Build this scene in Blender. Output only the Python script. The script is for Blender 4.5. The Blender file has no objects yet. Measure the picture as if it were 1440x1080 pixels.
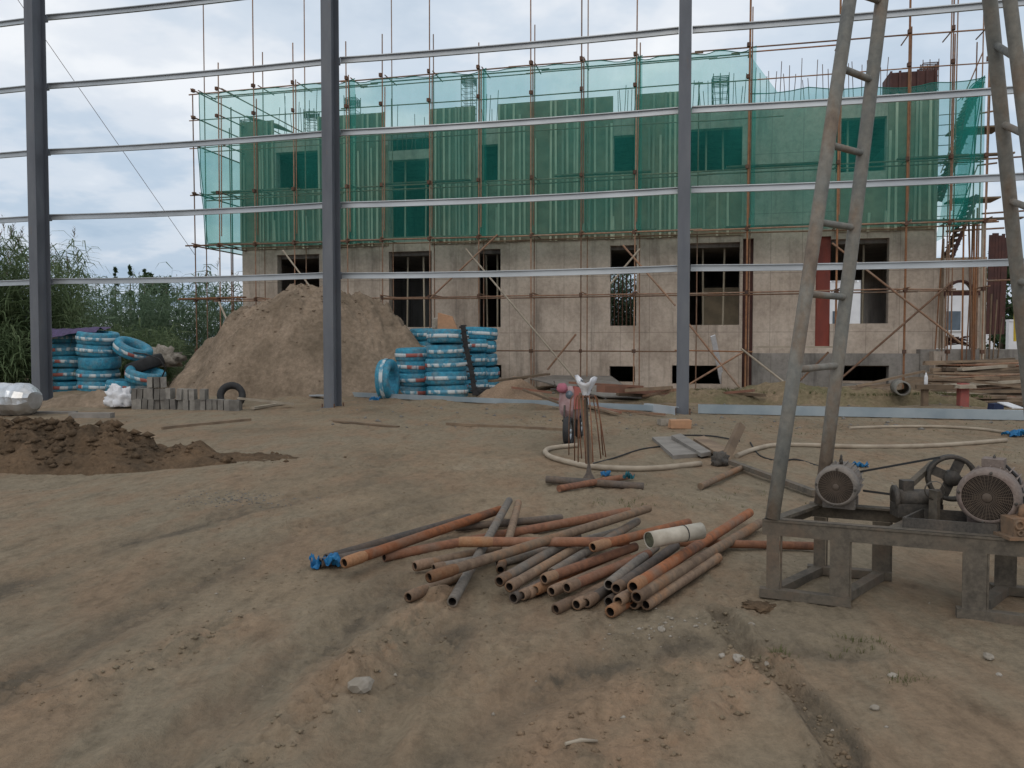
import bpy, math, random
import numpy as np
from mathutils import Vector, Matrix, noise as mnoise

R = math.radians
rnd = random.Random(7)
sc = bpy.context.scene
C = sc.collection

# ---------------------------------------------------------------- camera
F = 1100.0            # focal length in photo pixels (1440 wide)
H = 1.45              # eye height
PITCH = R(2.0)
SHIFT = 17.0          # photo pixels
cam_d = bpy.data.cameras.new('camera')
cam_d.sensor_width = 36.0
cam_d.lens = 36.0 * F / 1440.0
cam_d.clip_start = 0.05
cam_d.clip_end = 3000
cam_d.shift_y = -SHIFT / 1440.0
cam = bpy.data.objects.new('camera', cam_d)
cam.location = (0, 0, H)
cam.rotation_euler = (math.pi / 2 - PITCH, 0, 0)
C.objects.link(cam)
sc.camera = cam

# ---------------------------------------------------------------- world: overcast evening sky
SUN_EL, SUN_AZ = R(38), R(200)
world = bpy.data.worlds.new('World')
sc.world = world
world.use_nodes = True
wn, wl = world.node_tree.nodes, world.node_tree.links
wn.clear()
w_out = wn.new('ShaderNodeOutputWorld')
w_bg = wn.new('ShaderNodeBackground')
w_bg.inputs['Strength'].default_value = 0.1
sky = wn.new('ShaderNodeTexSky')
sky.sky_type = 'NISHITA'
sky.sun_disc = False
sky.sun_elevation = SUN_EL
sky.sun_rotation = SUN_AZ
sky.air_density = 1.6
sky.dust_density = 3.0
tc = wn.new('ShaderNodeTexCoord')
sep = wn.new('ShaderNodeSeparateXYZ')
wl.new(tc.outputs['Generated'], sep.inputs[0])
# cloud deck: project the direction on a high plane so that clouds flatten to the horizon
mx = wn.new('ShaderNodeMath'); mx.operation = 'MAXIMUM'; mx.inputs[1].default_value = 0.0
wl.new(sep.outputs['Z'], mx.inputs[0])
ad = wn.new('ShaderNodeMath'); ad.operation = 'ADD'; ad.inputs[1].default_value = 0.22
wl.new(mx.outputs[0], ad.inputs[0])
dv = wn.new('ShaderNodeVectorMath'); dv.operation = 'DIVIDE'
cmb = wn.new('ShaderNodeCombineXYZ')
for k in ('X', 'Y', 'Z'):
    wl.new(ad.outputs[0], cmb.inputs[k])
wl.new(tc.outputs['Generated'], dv.inputs[0]); wl.new(cmb.outputs[0], dv.inputs[1])
def wnoise(scale, detail, rough, off):
    mp = wn.new('ShaderNodeMapping'); mp.inputs['Location'].default_value = off
    wl.new(dv.outputs[0], mp.inputs['Vector'])
    n = wn.new('ShaderNodeTexNoise'); n.inputs['Scale'].default_value = scale
    n.inputs['Detail'].default_value = detail; n.inputs['Roughness'].default_value = rough
    wl.new(mp.outputs[0], n.inputs['Vector'])
    return n.outputs['Fac']
def wramp(src, stops):
    r = wn.new('ShaderNodeValToRGB')
    r.color_ramp.interpolation = 'EASE'
    el = r.color_ramp.elements
    el[0].position, el[0].color = stops[0][0], (*stops[0][1], 1)
    el[1].position, el[1].color = stops[-1][0], (*stops[-1][1], 1)
    for p, c in stops[1:-1]:
        e = el.new(p); e.color = (*c, 1)
    wl.new(src, r.inputs[0])
    return r.outputs['Color']
# cloud body colours (bright breaks to blue grey bellies)
c1 = wramp(wnoise(1.15, 6, 0.56, (1.7, 0.4, 0)), [(0.37, (0.33, 0.43, 0.56)), (0.45, (0.48, 0.56, 0.67)), (0.52, (0.71, 0.735, 0.79)), (0.60, (0.93, 0.92, 0.925))])
# towards the horizon the deck turns to blue grey
hz = wramp(sep.outputs['Z'], [(0.0, (0.30, 0.42, 0.58)), (0.16, (0.40, 0.52, 0.66)), (0.36, (0.70, 0.755, 0.81)), (0.8, (0.84, 0.86, 0.88))])
mul = wn.new('ShaderNodeMix'); mul.data_type = 'RGBA'; mul.blend_type = 'MIX'; mul.inputs['Factor'].default_value = 0.42
wl.new(c1, mul.inputs['A']); wl.new(hz, mul.inputs['B'])
sc10 = wn.new('ShaderNodeVectorMath'); sc10.operation = 'SCALE'; sc10.inputs['Scale'].default_value = 12.0
wl.new(mul.outputs['Result'], sc10.inputs[0])
cov = wn.new('ShaderNodeMix'); cov.data_type = 'RGBA'; cov.blend_type = 'MIX'
cov.inputs['Factor'].default_value = 0.9          # nearly closed cloud over the clear sky
wl.new(sky.outputs['Color'], cov.inputs['A']); wl.new(sc10.outputs[0], cov.inputs['B'])
wl.new(cov.outputs['Result'], w_bg.inputs['Color'])
wl.new(w_bg.outputs[0], w_out.inputs['Surface'])

sun_d = bpy.data.lights.new('sun', 'SUN')
sun_d.energy = 0.5
sun_d.angle = R(40)
sun_d.color = (1.0, 0.92, 0.82)
sun = bpy.data.objects.new('sun', sun_d)
sun.location = (-20, -30, 40)
# sun_rotation turns clockwise from +Y seen from above
sdir = Vector((math.sin(SUN_AZ) * math.cos(SUN_EL), math.cos(SUN_AZ) * math.cos(SUN_EL), math.sin(SUN_EL)))
sun.rotation_euler = (-sdir).to_track_quat('-Z', 'Y').to_euler()
C.objects.link(sun)

sc.view_settings.view_transform = 'Standard'
sc.view_settings.look = 'None'
sc.view_settings.exposure = 0.0
sc.view_settings.gamma = 1.0
sc.view_settings.use_curve_mapping = False
sc.render.engine = 'CYCLES'
sc.cycles.transparent_max_bounces = 24
sc.cycles.max_bounces = 6

# ---------------------------------------------------------------- geometry helpers
CP, SP = math.cos(PITCH), math.sin(PITCH)
def ray(px, py):
    x = (px - 720.0) / F
    y = -(py - (540.0 - SHIFT)) / F
    # camera axes: right (1,0,0), up (0,SP,CP), forward (0,CP,-SP)
    return Vector((x, CP + y * SP, -SP + y * CP))
def gp(px, py, z=0.0):
    d = ray(px, py); t = (z - H) / d.z
    return Vector((d.x * t, d.y * t, z))
def dp(px, py, Y):
    d = ray(px, py); t = Y / d.y
    return Vector((d.x * t, Y, H + d.z * t))
def proj(p):
    v = Vector(p) - Vector((0, 0, H))
    dc = v.y * CP - v.z * SP
    uc = v.y * SP + v.z * CP
    return 720 + F * v.x / dc, 540 - SHIFT - F * uc / dc
A13 = R(13)
UX = Vector((math.cos(A13), -math.sin(A13), 0))     # along the frame and the facade
NX = Vector((math.sin(A13), math.cos(A13), 0))      # away from the camera
def sn(s, N, z=0.0):
    return UX * s + NX * N + Vector((0, 0, z))
def on(px, py, N):
    d = ray(px, py); t = N / (d.x * NX.x + d.y * NX.y)
    p = Vector((d.x * t, d.y * t, H + d.z * t))
    return p.dot(UX), p.z
def s_at(px, N, py=485): return on(px, py, N)[0]

ROOT = {}
class MB:
    def __init__(self): self.v = []; self.f = []; self.sm = []
    def quad(self, pts, sm=False):
        b = len(self.v); self.v += [tuple(p) for p in pts]; self.f.append(tuple(range(b, b + len(pts)))); self.sm.append(sm)
    def hexa(self, c8):
        b = len(self.v); self.v += [tuple(p) for p in c8]
        for f in ((0, 3, 2, 1), (4, 5, 6, 7), (0, 1, 5, 4), (1, 2, 6, 5), (2, 3, 7, 6), (3, 0, 4, 7)):
            self.f.append(tuple(b + i for i in f)); self.sm.append(False)
    def box(self, c, size, ax=None, ay=None, az=None, jit=0):
        ax = Vector(ax or (1, 0, 0)); ay = Vector(ay or (0, 1, 0)); az = Vector(az or (0, 0, 1))
        c = Vector(c); a, b_, d = (k * 0.5 for k in size)
        pts = []
        for sz in (-1, 1):
            for sx, sy in ((-1, -1), (1, -1), (1, 1), (-1, 1)):
                p = c + ax * (a * sx) + ay * (b_ * sy) + az * (d * sz)
                if jit: p += Vector((rnd.uniform(-jit, jit) for _ in range(3)))
                pts.append(p)
        self.hexa(pts)
    def beam(self, p0, p1, w, h, up=(0, 0, 1)):
        p0 = Vector(p0); p1 = Vector(p1); ax = (p1 - p0); L = ax.length; ax.normalize()
        ay = Vector(up).cross(ax)
        if ay.length < 1e-4: ay = Vector((1, 0, 0)).cross(ax)
        ay.normalize(); az = ax.cross(ay)
        self.box((p0 + p1) / 2, (L, w, h), ax, ay, az)
    def tube(self, pts, rad, n=8, caps=True, sm=True):
        pts = [Vector(p) for p in pts]
        rads = rad if isinstance(rad, (list, tuple)) else [rad] * len(pts)
        b = len(self.v); prev = None
        for i, p in enumerate(pts):
            if i == 0: t = pts[1] - pts[0]
            elif i == len(pts) - 1: t = pts[-1] - pts[-2]
            else: t = pts[i + 1] - pts[i - 1]
            t.normalize()
            if prev is None:
                a = Vector((0, 0, 1)).cross(t)
                if a.length < 1e-3: a = Vector((1, 0, 0)).cross(t)
            else:
                a = prev - t * prev.dot(t)
            a.normalize(); prev = a; bb = t.cross(a)
            for k in range(n):
                th = 2 * math.pi * k / n
                self.v.append(tuple(p + (a * math.cos(th) + bb * math.sin(th)) * rads[i]))
        for i in range(len(pts) - 1):
            for k in range(n):
                k2 = (k + 1) % n
                self.f.append((b + i * n + k, b + i * n + k2, b + (i + 1) * n + k2, b + (i + 1) * n + k)); self.sm.append(sm)
        if caps:
            self.f.append(tuple(b + k for k in range(n))[::-1]); self.sm.append(False)
            e = b + (len(pts) - 1) * n
            self.f.append(tuple(e + k for k in range(n))); self.sm.append(False)
    def lathe(self, prof, n=24, o=(0, 0, 0), ax=(0, 0, 1), closed=False, sm=True, a0=0, a1=2 * math.pi):
        o = Vector(o); ax = Vector(ax).normalized()
        e1 = ax.orthogonal().normalized(); e2 = ax.cross(e1)
        b = len(self.v); m = len(prof); full = abs(a1 - a0 - 2 * math.pi) < 1e-6
        cnt = n if full else n + 1
        for k in range(cnt):
            th = a0 + (a1 - a0) * k / n
            d = e1 * math.cos(th) + e2 * math.sin(th)
            for r, h in prof: self.v.append(tuple(o + d * r + ax * h))
        for k in range(n):
            k2 = (k + 1) % cnt
            for i in range(m if closed else m - 1):
                i2 = (i + 1) % m
                self.f.append((b + k * m + i, b + k2 * m + i, b + k2 * m + i2, b + k * m + i2)); self.sm.append(sm)
    def mesh(self, name, mat=None, shift=(0, 0, 0)):
        me = bpy.data.meshes.new(name)
        sx, sy, sz = shift
        me.from_pydata([(x - sx, y - sy, z - sz) for x, y, z in self.v], [], self.f)
        me.polygons.foreach_set('use_smooth', self.sm)
        if mat: me.materials.append(mat)
        me.update()
        return me
    def build(self, name, mat, parent=None, origin=None):
        if parent is not None:
            sh = ROOT.get(parent.name, (0, 0, 0)); loc = (0, 0, 0)
        else:
            if origin is None:
                a = np.array(self.v); origin = (a[:, 0].mean(), a[:, 1].mean(), a[:, 2].min())
            sh = origin; loc = origin
        o = bpy.data.objects.new(name, self.mesh(name, mat, sh))
        o.location = loc; C.objects.link(o); o.parent = parent
        ROOT[o.name] = tuple(sh)
        return o
def empty(name, loc):
    o = bpy.data.objects.new(name, None); o.location = loc; o.empty_display_size = 0.2
    C.objects.link(o); ROOT[o.name] = tuple(loc); return o
def tag(o, label, cat, group=None, kind=None):
    o['label'] = label
    if cat: o['category'] = cat
    if group: o['group'] = group
    if kind: o['kind'] = kind
    return o
def struct(o, label=None):
    o['kind'] = 'structure'
    if label: o['label'] = label
    return o
def inst(name, me, M, parent=None):
    o = bpy.data.objects.new(name, me); C.objects.link(o)
    if parent is not None:
        sh = ROOT.get(parent.name, (0, 0, 0)); M = Matrix.Translation(-Vector(sh)) @ M
        o.parent = parent
    o.matrix_basis = M
    return o
CYL = {}
def unit_cyl(mat, n=8):
    k = (mat.name, n)
    if k not in CYL:
        m = MB(); m.tube([(0, 0, 0), (0, 0, 1)], 1.0, n); CYL[k] = m.mesh('pole_mesh', mat)
    return CYL[k]
def axis_matrix(p0, p1, r):
    p0 = Vector(p0); p1 = Vector(p1); d = p1 - p0; L = d.length
    q = d.to_track_quat('Z', 'Y').to_matrix().to_4x4()
    return Matrix.Translation(p0) @ q @ Matrix.Diagonal((r, r, L, 1))
def pole(name, p0, p1, r, mat, parent=None, n=8):
    return inst(name, unit_cyl(mat, n), axis_matrix(p0, p1, r), parent)
BOXM = {}
def unit_box(mat):
    if mat.name not in BOXM:
        m = MB(); m.box((0, 0, 0), (1, 1, 1)); BOXM[mat.name] = m.mesh('board_mesh', mat)
    return BOXM[mat.name]
def bar(name, p0, p1, w, h, mat, parent=None, up=(0, 0, 1)):
    p0 = Vector(p0); p1 = Vector(p1); ax = p1 - p0; L = ax.length; ax.normalize()
    ay = Vector(up).cross(ax)
    if ay.length < 1e-4: ay = Vector((1, 0, 0)).cross(ax)
    ay.normalize(); az = ax.cross(ay); c = (p0 + p1) / 2
    M = Matrix(((ax.x * L, ay.x * w, az.x * h, c.x), (ax.y * L, ay.y * w, az.y * h, c.y), (ax.z * L, ay.z * w, az.z * h, c.z), (0, 0, 0, 1)))
    return inst(name, unit_box(mat), M, parent)

# vectorised value noise
_rs = np.random.RandomState(11)
_tab = _rs.rand(512, 512)
def vnoise(x, y):
    xi = np.floor(x).astype(int); yi = np.floor(y).astype(int)
    fx = x - xi; fy = y - yi
    fx = fx * fx * (3 - 2 * fx); fy = fy * fy * (3 - 2 * fy)
    g = lambda a, b: _tab[a & 511, b & 511]
    return (g(xi, yi) * (1 - fx) + g(xi + 1, yi) * fx) * (1 - fy) + (g(xi, yi + 1) * (1 - fx) + g(xi + 1, yi + 1) * fx) * fy - 0.5
def fbm(x, y, o=4, g=0.5):
    a = 1.0; t = 0
    for i in range(o):
        t = t + a * vnoise(x + 17.3 * i, y - 9.1 * i); a *= g; x = x * 2.03; y = y * 2.03
    return t

# ---------------------------------------------------------------- materials
def new_mat(name):
    m = bpy.data.materials.new(name); m.use_nodes = True
    nt = m.node_tree; b = nt.nodes['Principled BSDF']
    return m, nt, nt.nodes, nt.links, b
def ramp(nt, src, stops, interp='LINEAR'):
    r = nt.nodes.new('ShaderNodeValToRGB'); r.color_ramp.interpolation = interp
    el = r.color_ramp.elements
    el[0].position, el[0].color = stops[0][0], (*stops[0][1], 1)
    el[1].position, el[1].color = stops[-1][0], (*stops[-1][1], 1)
    for p, c in stops[1:-1]:
        e = el.new(p); e.color = (*c, 1)
    nt.links.new(src, r.inputs[0]); return r.outputs['Color']
def pos_noise(nt, scale, detail=4, rough=0.55, stretch=(1, 1, 1), off=(0, 0, 0), coord='pos', rot=(0, 0, 0)):
    mp = nt.nodes.new('ShaderNodeMapping'); mp.inputs['Scale'].default_value = stretch; mp.inputs['Location'].default_value = off
    mp.inputs['Rotation'].default_value = rot
    if coord == 'pos':
        g = nt.nodes.new('ShaderNodeNewGeometry'); nt.links.new(g.outputs['Position'], mp.inputs['Vector'])
    else:
        g = nt.nodes.new('ShaderNodeTexCoord'); nt.links.new(g.outputs['Object'], mp.inputs['Vector'])
    n = nt.nodes.new('ShaderNodeTexNoise'); n.inputs['Scale'].default_value = scale
    n.inputs['Detail'].default_value = detail; n.inputs['Roughness'].default_value = rough
    nt.links.new(mp.outputs[0], n.inputs['Vector']); return n.outputs['Fac']
def mixc(nt, fac, a, b, mode='MIX'):
    m = nt.nodes.new('ShaderNodeMix'); m.data_type = 'RGBA'; m.blend_type = mode
    for s, v in (('Factor', fac), ('A', a), ('B', b)):
        if isinstance(v, (int, float)): m.inputs[s].default_value = v
        elif isinstance(v, tuple): m.inputs[s].default_value = (*v, 1)
        else: nt.links.new(v, m.inputs[s])
    return m.outputs['Result']
def bump(nt, b, src, strength, dist):
    n = nt.nodes.new('ShaderNodeBump'); n.inputs['Strength'].default_value = strength; n.inputs['Distance'].default_value = dist
    nt.links.new(src, n.inputs['Height']); nt.links.new(n.outputs[0], b.inputs['Normal'])
def obj_random(nt):
    o = nt.nodes.new('ShaderNodeObjectInfo'); return o.outputs['Random']
def gray(v): return (v, v, v)
def simple(name, col, col2=None, scale=6, rough=0.8, metal=0.0, detail=4, bmp=0.0, bdist=0.01, vary=0.0, stretch=(1, 1, 1), lo=0.35, hi=0.65, spec=0.3):
    m, nt, n, l, b = new_mat(name)
    b.inputs['Roughness'].default_value = rough; b.inputs['Metallic'].default_value = metal
    b.inputs['Specular IOR Level'].default_value = spec
    f = pos_noise(nt, scale, detail, stretch=stretch)
    c = ramp(nt, f, [(lo, col), (hi, col2 or tuple(k * 0.75 for k in col))])
    if vary:
        v = ramp(nt, obj_random(nt), [(0, gray(1 - vary)), (1, gray(1 + vary))])
        c = mixc(nt, 1.0, c, v, 'MULTIPLY')
    l.new(c, b.inputs['Base Color'])
    if bmp: bump(nt, b, f, bmp, bdist)
    return m
M = {}
# ground: dry trampled clay, grey and reddish patches, damp grooves
m, nt, n, l, b = new_mat('trampled_clay'); M['ground'] = m
a1 = pos_noise(nt, 0.62, 6, 0.6, stretch=(1, 0.6, 1), rot=(0, 0, R(-28)))
a2 = pos_noise(nt, 1.7, 7, 0.66, stretch=(1, 0.42, 1), off=(4, 1, 0), rot=(0, 0, R(-38)))
a3 = pos_noise(nt, 30, 5, 0.7)
a4 = pos_noise(nt, 0.30, 4, 0.55, off=(9, 3, 0))
a5 = pos_noise(nt, 4.5, 6, 0.7, stretch=(1, 0.45, 1), off=(1, 5, 0), rot=(0, 0, R(-30)))
col = ramp(nt, a1, [(0.34, (0.160, 0.126, 0.086)), (0.46, (0.206, 0.161, 0.109)), (0.56, (0.238, 0.181, 0.120)), (0.66, (0.256, 0.205, 0.142))])
col = mixc(nt, ramp(nt, a4, [(0.42, gray(0)), (0.56, gray(0.8))]), col, (0.226, 0.186, 0.130))
col = mixc(nt, ramp(nt, a2, [(0.47, gray(0)), (0.60, gray(0.62))]), col, (0.242, 0.164, 0.105))
def attr(nm):
    q = nt.nodes.new('ShaderNodeAttribute'); q.attribute_name = nm; return q.outputs['Fac']
def mulf(x, y):
    q = nt.nodes.new('ShaderNodeMath'); q.operation = 'MULTIPLY'; nt.links.new(x, q.inputs[0]); nt.links.new(y, q.inputs[1]); return q.outputs[0]
brk = ramp(nt, a5, [(0.40, gray(0.05)), (0.56, gray(1))])
col = mixc(nt, mulf(attr('rut'), brk), col, (0.112, 0.091, 0.066))       # packed damp soil in the wheel tracks
col = mixc(nt, mulf(attr('ridge'), brk), col, (0.262, 0.178, 0.114))     # loose reddish soil pushed up beside them
dk = mixc(nt, 1.0, ramp(nt, a5, [(0.30, gray(0.72)), (0.45, gray(1.0)), (0.7, gray(1.08))]), ramp(nt, pos_noise(nt, 13, 6, 0.72, stretch=(1, 0.5, 1), off=(6, 2, 0), rot=(0, 0, R(-20))), [(0.34, gray(0.80)), (0.5, gray(1.0)), (0.68, gray(1.12))]), 'MULTIPLY')
col = mixc(nt, 1.0, col, dk, 'MULTIPLY')
fine = ramp(nt, a3, [(0.3, gray(0.84)), (0.55, gray(1.0)), (0.8, gray(1.14))])
col = mixc(nt, 1.0, col, fine, 'MULTIPLY')
l.new(col, b.inputs['Base Color']); b.inputs['Roughness'].default_value = 0.95; b.inputs['Specular IOR Level'].default_value = 0.12
ba = nt.nodes.new('ShaderNodeMath'); ba.operation = 'ADD'
l.new(pos_noise(nt, 9, 8, 0.68, stretch=(1, 0.6, 1), rot=(0, 0, R(-30))), ba.inputs[0]); l.new(a3, ba.inputs[1])
bump(nt, b, ba.outputs[0], 0.7, 0.026)
def earth(name, c1_, c2_, sc_=3.0):
    m, nt, n, l, b = new_mat(name)
    f = pos_noise(nt, sc_, 8, 0.65); g = pos_noise(nt, sc_ * 9, 5, 0.7)
    c = mixc(nt, 1.0, ramp(nt, f, [(0.3, c1_), (0.7, c2_)]), ramp(nt, g, [(0.3, gray(0.7)), (0.7, gray(1.2))]), 'MULTIPLY')
    l.new(c, b.inputs['Base Color']); b.inputs['Roughness'].default_value = 0.97; b.inputs['Specular IOR Level'].default_value = 0.1
    bump(nt, b, g, 0.7, 0.06); return m
M['mound'] = earth('pale_sandy_earth', (0.165, 0.127, 0.090), (0.315, 0.240, 0.174), 0.9)
M['dark_soil'] = earth('dark_clods', (0.075, 0.056, 0.038), (0.175, 0.115, 0.070), 2.2)
M['sand'] = earth('sand', (0.30, 0.21, 0.14), (0.38, 0.27, 0.19), 3)
M['bank'] = earth('grassy_earth', (0.15, 0.135, 0.075), (0.27, 0.195, 0.13), 1.3)
# concrete with board marks and runs
def concrete(name, c1_, c2_, c3_):
    m, nt, n, l, b = new_mat(name)
    f = pos_noise(nt, 0.9, 6, 0.6); st = pos_noise(nt, 2.2, 6, 0.65, stretch=(1, 1, 0.12)); g = pos_noise(nt, 9, 5, 0.7)
    c = ramp(nt, f, [(0.3, c1_), (0.5, c2_), (0.72, c3_)])
    c = mixc(nt, 1.0, c, ramp(nt, st, [(0.3, gray(0.58)), (0.47, gray(1.0)), (0.75, gray(1.14))]), 'MULTIPLY')
    c = mixc(nt, 1.0, c, ramp(nt, g, [(0.3, gray(0.8)), (0.6, gray(1.05))]), 'MULTIPLY')
    # formwork sheet joints: along the facade every 0.92 m, in height every 1.22 m
    g_ = nt.nodes.new('ShaderNodeNewGeometry')
    mp = nt.nodes.new('ShaderNodeMapping'); mp.inputs['Rotation'].default_value = (0, 0, A13); mp.inputs['Scale'].default_value = (1 / 0.92, 1, 1 / 1.83)
    l.new(g_.outputs['Position'], mp.inputs['Vector'])
    sp = nt.nodes.new('ShaderNodeSeparateXYZ'); l.new(mp.outputs[0], sp.inputs[0])
    joints = []
    for ch, wd in (('X', 0.02), ('Z', 0.012)):
        fr = nt.nodes.new('ShaderNodeMath'); fr.operation = 'FRACT'; l.new(sp.outputs[ch], fr.inputs[0])
        cpn = nt.nodes.new('ShaderNodeMath'); cpn.operation = 'LESS_THAN'; cpn.inputs[1].default_value = wd; l.new(fr.outputs[0], cpn.inputs[0])
        joints.append(cpn.outputs[0])
    jm = nt.nodes.new('ShaderNodeMath'); jm.operation = 'MAXIMUM'; l.new(joints[0], jm.inputs[0]); l.new(joints[1], jm.inputs[1])
    jf = nt.nodes.new('ShaderNodeMath'); jf.operation = 'MULTIPLY'; jf.inputs[1].default_value = 0.42; l.new(jm.outputs[0], jf.inputs[0])
    c = mixc(nt, jf.outputs[0], c, (0.12, 0.10, 0.085))
    l.new(c, b.inputs['Base Color']); b.inputs['Roughness'].default_value = 0.9; b.inputs['Specular IOR Level'].default_value = 0.2
    bump(nt, b, g, 0.3, 0.02); return m
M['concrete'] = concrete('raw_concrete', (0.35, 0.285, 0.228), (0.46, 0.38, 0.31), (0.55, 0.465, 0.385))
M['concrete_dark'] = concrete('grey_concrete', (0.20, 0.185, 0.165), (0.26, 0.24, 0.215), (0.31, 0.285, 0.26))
M['ply'] = simple('formwork_ply', (0.30, 0.24, 0.165), (0.21, 0.17, 0.12), 3, 0.8, vary=0.15)
M['batten'] = simple('formwork_batten', (0.52, 0.45, 0.34), (0.38, 0.325, 0.24), 5, 0.8, vary=0.4, stretch=(1, 1, 0.2))
M['red_ply'] = simple('red_form_board', (0.24, 0.055, 0.038), (0.17, 0.045, 0.035), 4, 0.7, stretch=(1, 1, 0.3))
M['dark_ply'] = simple('dark_red_board', (0.11, 0.05, 0.042), (0.075, 0.038, 0.035), 4, 0.75)
def rusty(name, c_a, c_b, c_c, scale=4, vary=0.25, rough=0.8):
    m, nt, n, l, b = new_mat(name)
    f = pos_noise(nt, scale, 6, 0.65); g = pos_noise(nt, scale * 8, 4, 0.7)
    c = ramp(nt, f, [(0.32, c_a), (0.5, c_b), (0.68, c_c)])
    c = mixc(nt, 1.0, c, ramp(nt, g, [(0.3, gray(0.72)), (0.65, gray(1.1))]), 'MULTIPLY')
    c = mixc(nt, 1.0, c, ramp(nt, obj_random(nt), [(0, gray(1 - vary)), (1, gray(1 + vary))]), 'MULTIPLY')
    l.new(c, b.inputs['Base Color']); b.inputs['Roughness'].default_value = rough; b.inputs['Specular IOR Level'].default_value = 0.3
    bump(nt, b, g, 0.25, 0.004); return m
M['scaf'] = rusty('scaffold_tube', (0.20, 0.125, 0.088), (0.275, 0.158, 0.098), (0.245, 0.185, 0.14), 1.2, 0.35)
M['scaf_or'] = rusty('orange_scaffold_tube', (0.27, 0.125, 0.062), (0.33, 0.16, 0.08), (0.24, 0.14, 0.085), 1.2, 0.2)
M['rebar'] = rusty('rebar_rust', (0.10, 0.055, 0.04), (0.13, 0.07, 0.045), (0.09, 0.06, 0.05), 5, 0.2)
M['pipe_rust'] = rusty('rusty_pipe', (0.155, 0.085, 0.055), (0.29, 0.105, 0.042), (0.17, 0.115, 0.08), 3.2, 0.22)
M['pipe_red'] = rusty('red_brown_pipe', (0.17, 0.085, 0.056), (0.245, 0.11, 0.06), (0.185, 0.12, 0.085), 3.2, 0.2)
M['pipe_tan'] = rusty('clay_smeared_pipe', (0.165, 0.11, 0.075), (0.215, 0.15, 0.10), (0.265, 0.135, 0.066), 3.2, 0.2)
M['pipe_grey'] = rusty('grey_steel_pipe', (0.125, 0.112, 0.098), (0.18, 0.155, 0.128), (0.195, 0.125, 0.08), 3.5, 0.2)
M['pipe_dark'] = rusty('dark_pipe', (0.07, 0.062, 0.056), (0.10, 0.08, 0.066), (0.12, 0.085, 0.06), 3.5, 0.2)
M['collar'] = rusty('rusty_coupling', (0.30, 0.125, 0.055), (0.27, 0.14, 0.07), (0.21, 0.13, 0.08), 6, 0.35)
M['collar_dull'] = rusty('dull_coupling', (0.20, 0.125, 0.08), (0.18, 0.12, 0.08), (0.23, 0.13, 0.07), 6, 0.3)
M['bore'] = simple('pipe_bore', (0.03, 0.02, 0.015), (0.015, 0.011, 0.009), 20, 0.95)
m, nt, n, l, b = new_mat('grey_primer_steel'); M['steel'] = m
f = pos_noise(nt, 2.5, 6, 0.6, stretch=(1, 1, 0.25)); g = pos_noise(nt, 7, 6, 0.7, stretch=(1, 1, 0.3), off=(3, 1, 0))
c = ramp(nt, f, [(0.32, (0.095, 0.102, 0.116)), (0.52, (0.122, 0.130, 0.146)), (0.72, (0.150, 0.157, 0.168))])
c = mixc(nt, ramp(nt, g, [(0.62, gray(0)), (0.74, gray(0.6))]), c, (0.155, 0.115, 0.085))
l.new(c, b.inputs['Base Color']); b.inputs['Roughness'].default_value = 0.62; b.inputs['Specular IOR Level'].default_value = 0.35
m, nt, n, l, b = new_mat('galvanised_steel'); M['galv'] = m
f = pos_noise(nt, 2.0, 5, 0.6, stretch=(0.3, 0.3, 1))
l.new(ramp(nt, f, [(0.3, (0.34, 0.36, 0.375)), (0.7, (0.50, 0.52, 0.53))]), b.inputs['Base Color'])
b.inputs['Metallic'].default_value = 0.55; l.new(ramp(nt, f, [(0.3, gray(0.5)), (0.7, gray(0.36))]), b.inputs['Roughness'])
M['galv_blue'] = simple('bluish_galvanised', (0.27, 0.325, 0.36), (0.38, 0.43, 0.455), 1.5, 0.4, metal=0.45)
M['galv_bright'] = simple('bright_galvanised', (0.62, 0.67, 0.71), (0.50, 0.56, 0.61), 3, 0.35, metal=0.5)
M['rig'] = rusty('grimy_rig_steel', (0.085, 0.074, 0.060), (0.135, 0.114, 0.088), (0.135, 0.098, 0.07), 3.5, 0.1)
M['rig_dark'] = rusty('oily_rig_steel', (0.045, 0.042, 0.038), (0.075, 0.066, 0.056), (0.10, 0.082, 0.066), 8, 0.1, 0.6)
m, nt, n, l, b = new_mat('derrick_tube'); M['derrick'] = m
f = pos_noise(nt, 3.2, 6, 0.65, stretch=(1, 1, 0.5)); g = pos_noise(nt, 22, 4, 0.7)
c = ramp(nt, f, [(0.30, (0.075, 0.082, 0.085)), (0.42, (0.165, 0.165, 0.148)), (0.52, (0.205, 0.19, 0.16)), (0.62, (0.195, 0.15, 0.11)), (0.72, (0.105, 0.08, 0.065))])
l.new(mixc(nt, 1.0, c, ramp(nt, g, [(0.3, gray(0.75)), (0.65, gray(1.1))]), 'MULTIPLY'), b.inputs['Base Color']); b.inputs['Roughness'].default_value = 0.75
bump(nt, b, g, 0.2, 0.003)
M['motor'] = rusty('dusty_motor', (0.155, 0.138, 0.122), (0.215, 0.188, 0.162), (0.185, 0.152, 0.128), 7, 0.1)
M['motor_red'] = rusty('dusty_red_motor', (0.165, 0.118, 0.10), (0.215, 0.17, 0.145), (0.19, 0.152, 0.128), 7, 0.1)
M['grille'] = simple('fan_grille', (0.125, 0.095, 0.072), (0.085, 0.066, 0.052), 20, 0.8)
M['black'] = simple('black_rubber', (0.022, 0.022, 0.023), (0.035, 0.034, 0.034), 8, 0.7)
M['wood'] = simple('weathered_timber', (0.25, 0.18, 0.12), (0.15, 0.108, 0.075), 3, 0.85, vary=0.4, detail=6)
M['wood_pale'] = simple('pale_plank', (0.42, 0.36, 0.28), (0.31, 0.26, 0.20), 4, 0.85, vary=0.15, detail=6)
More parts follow.
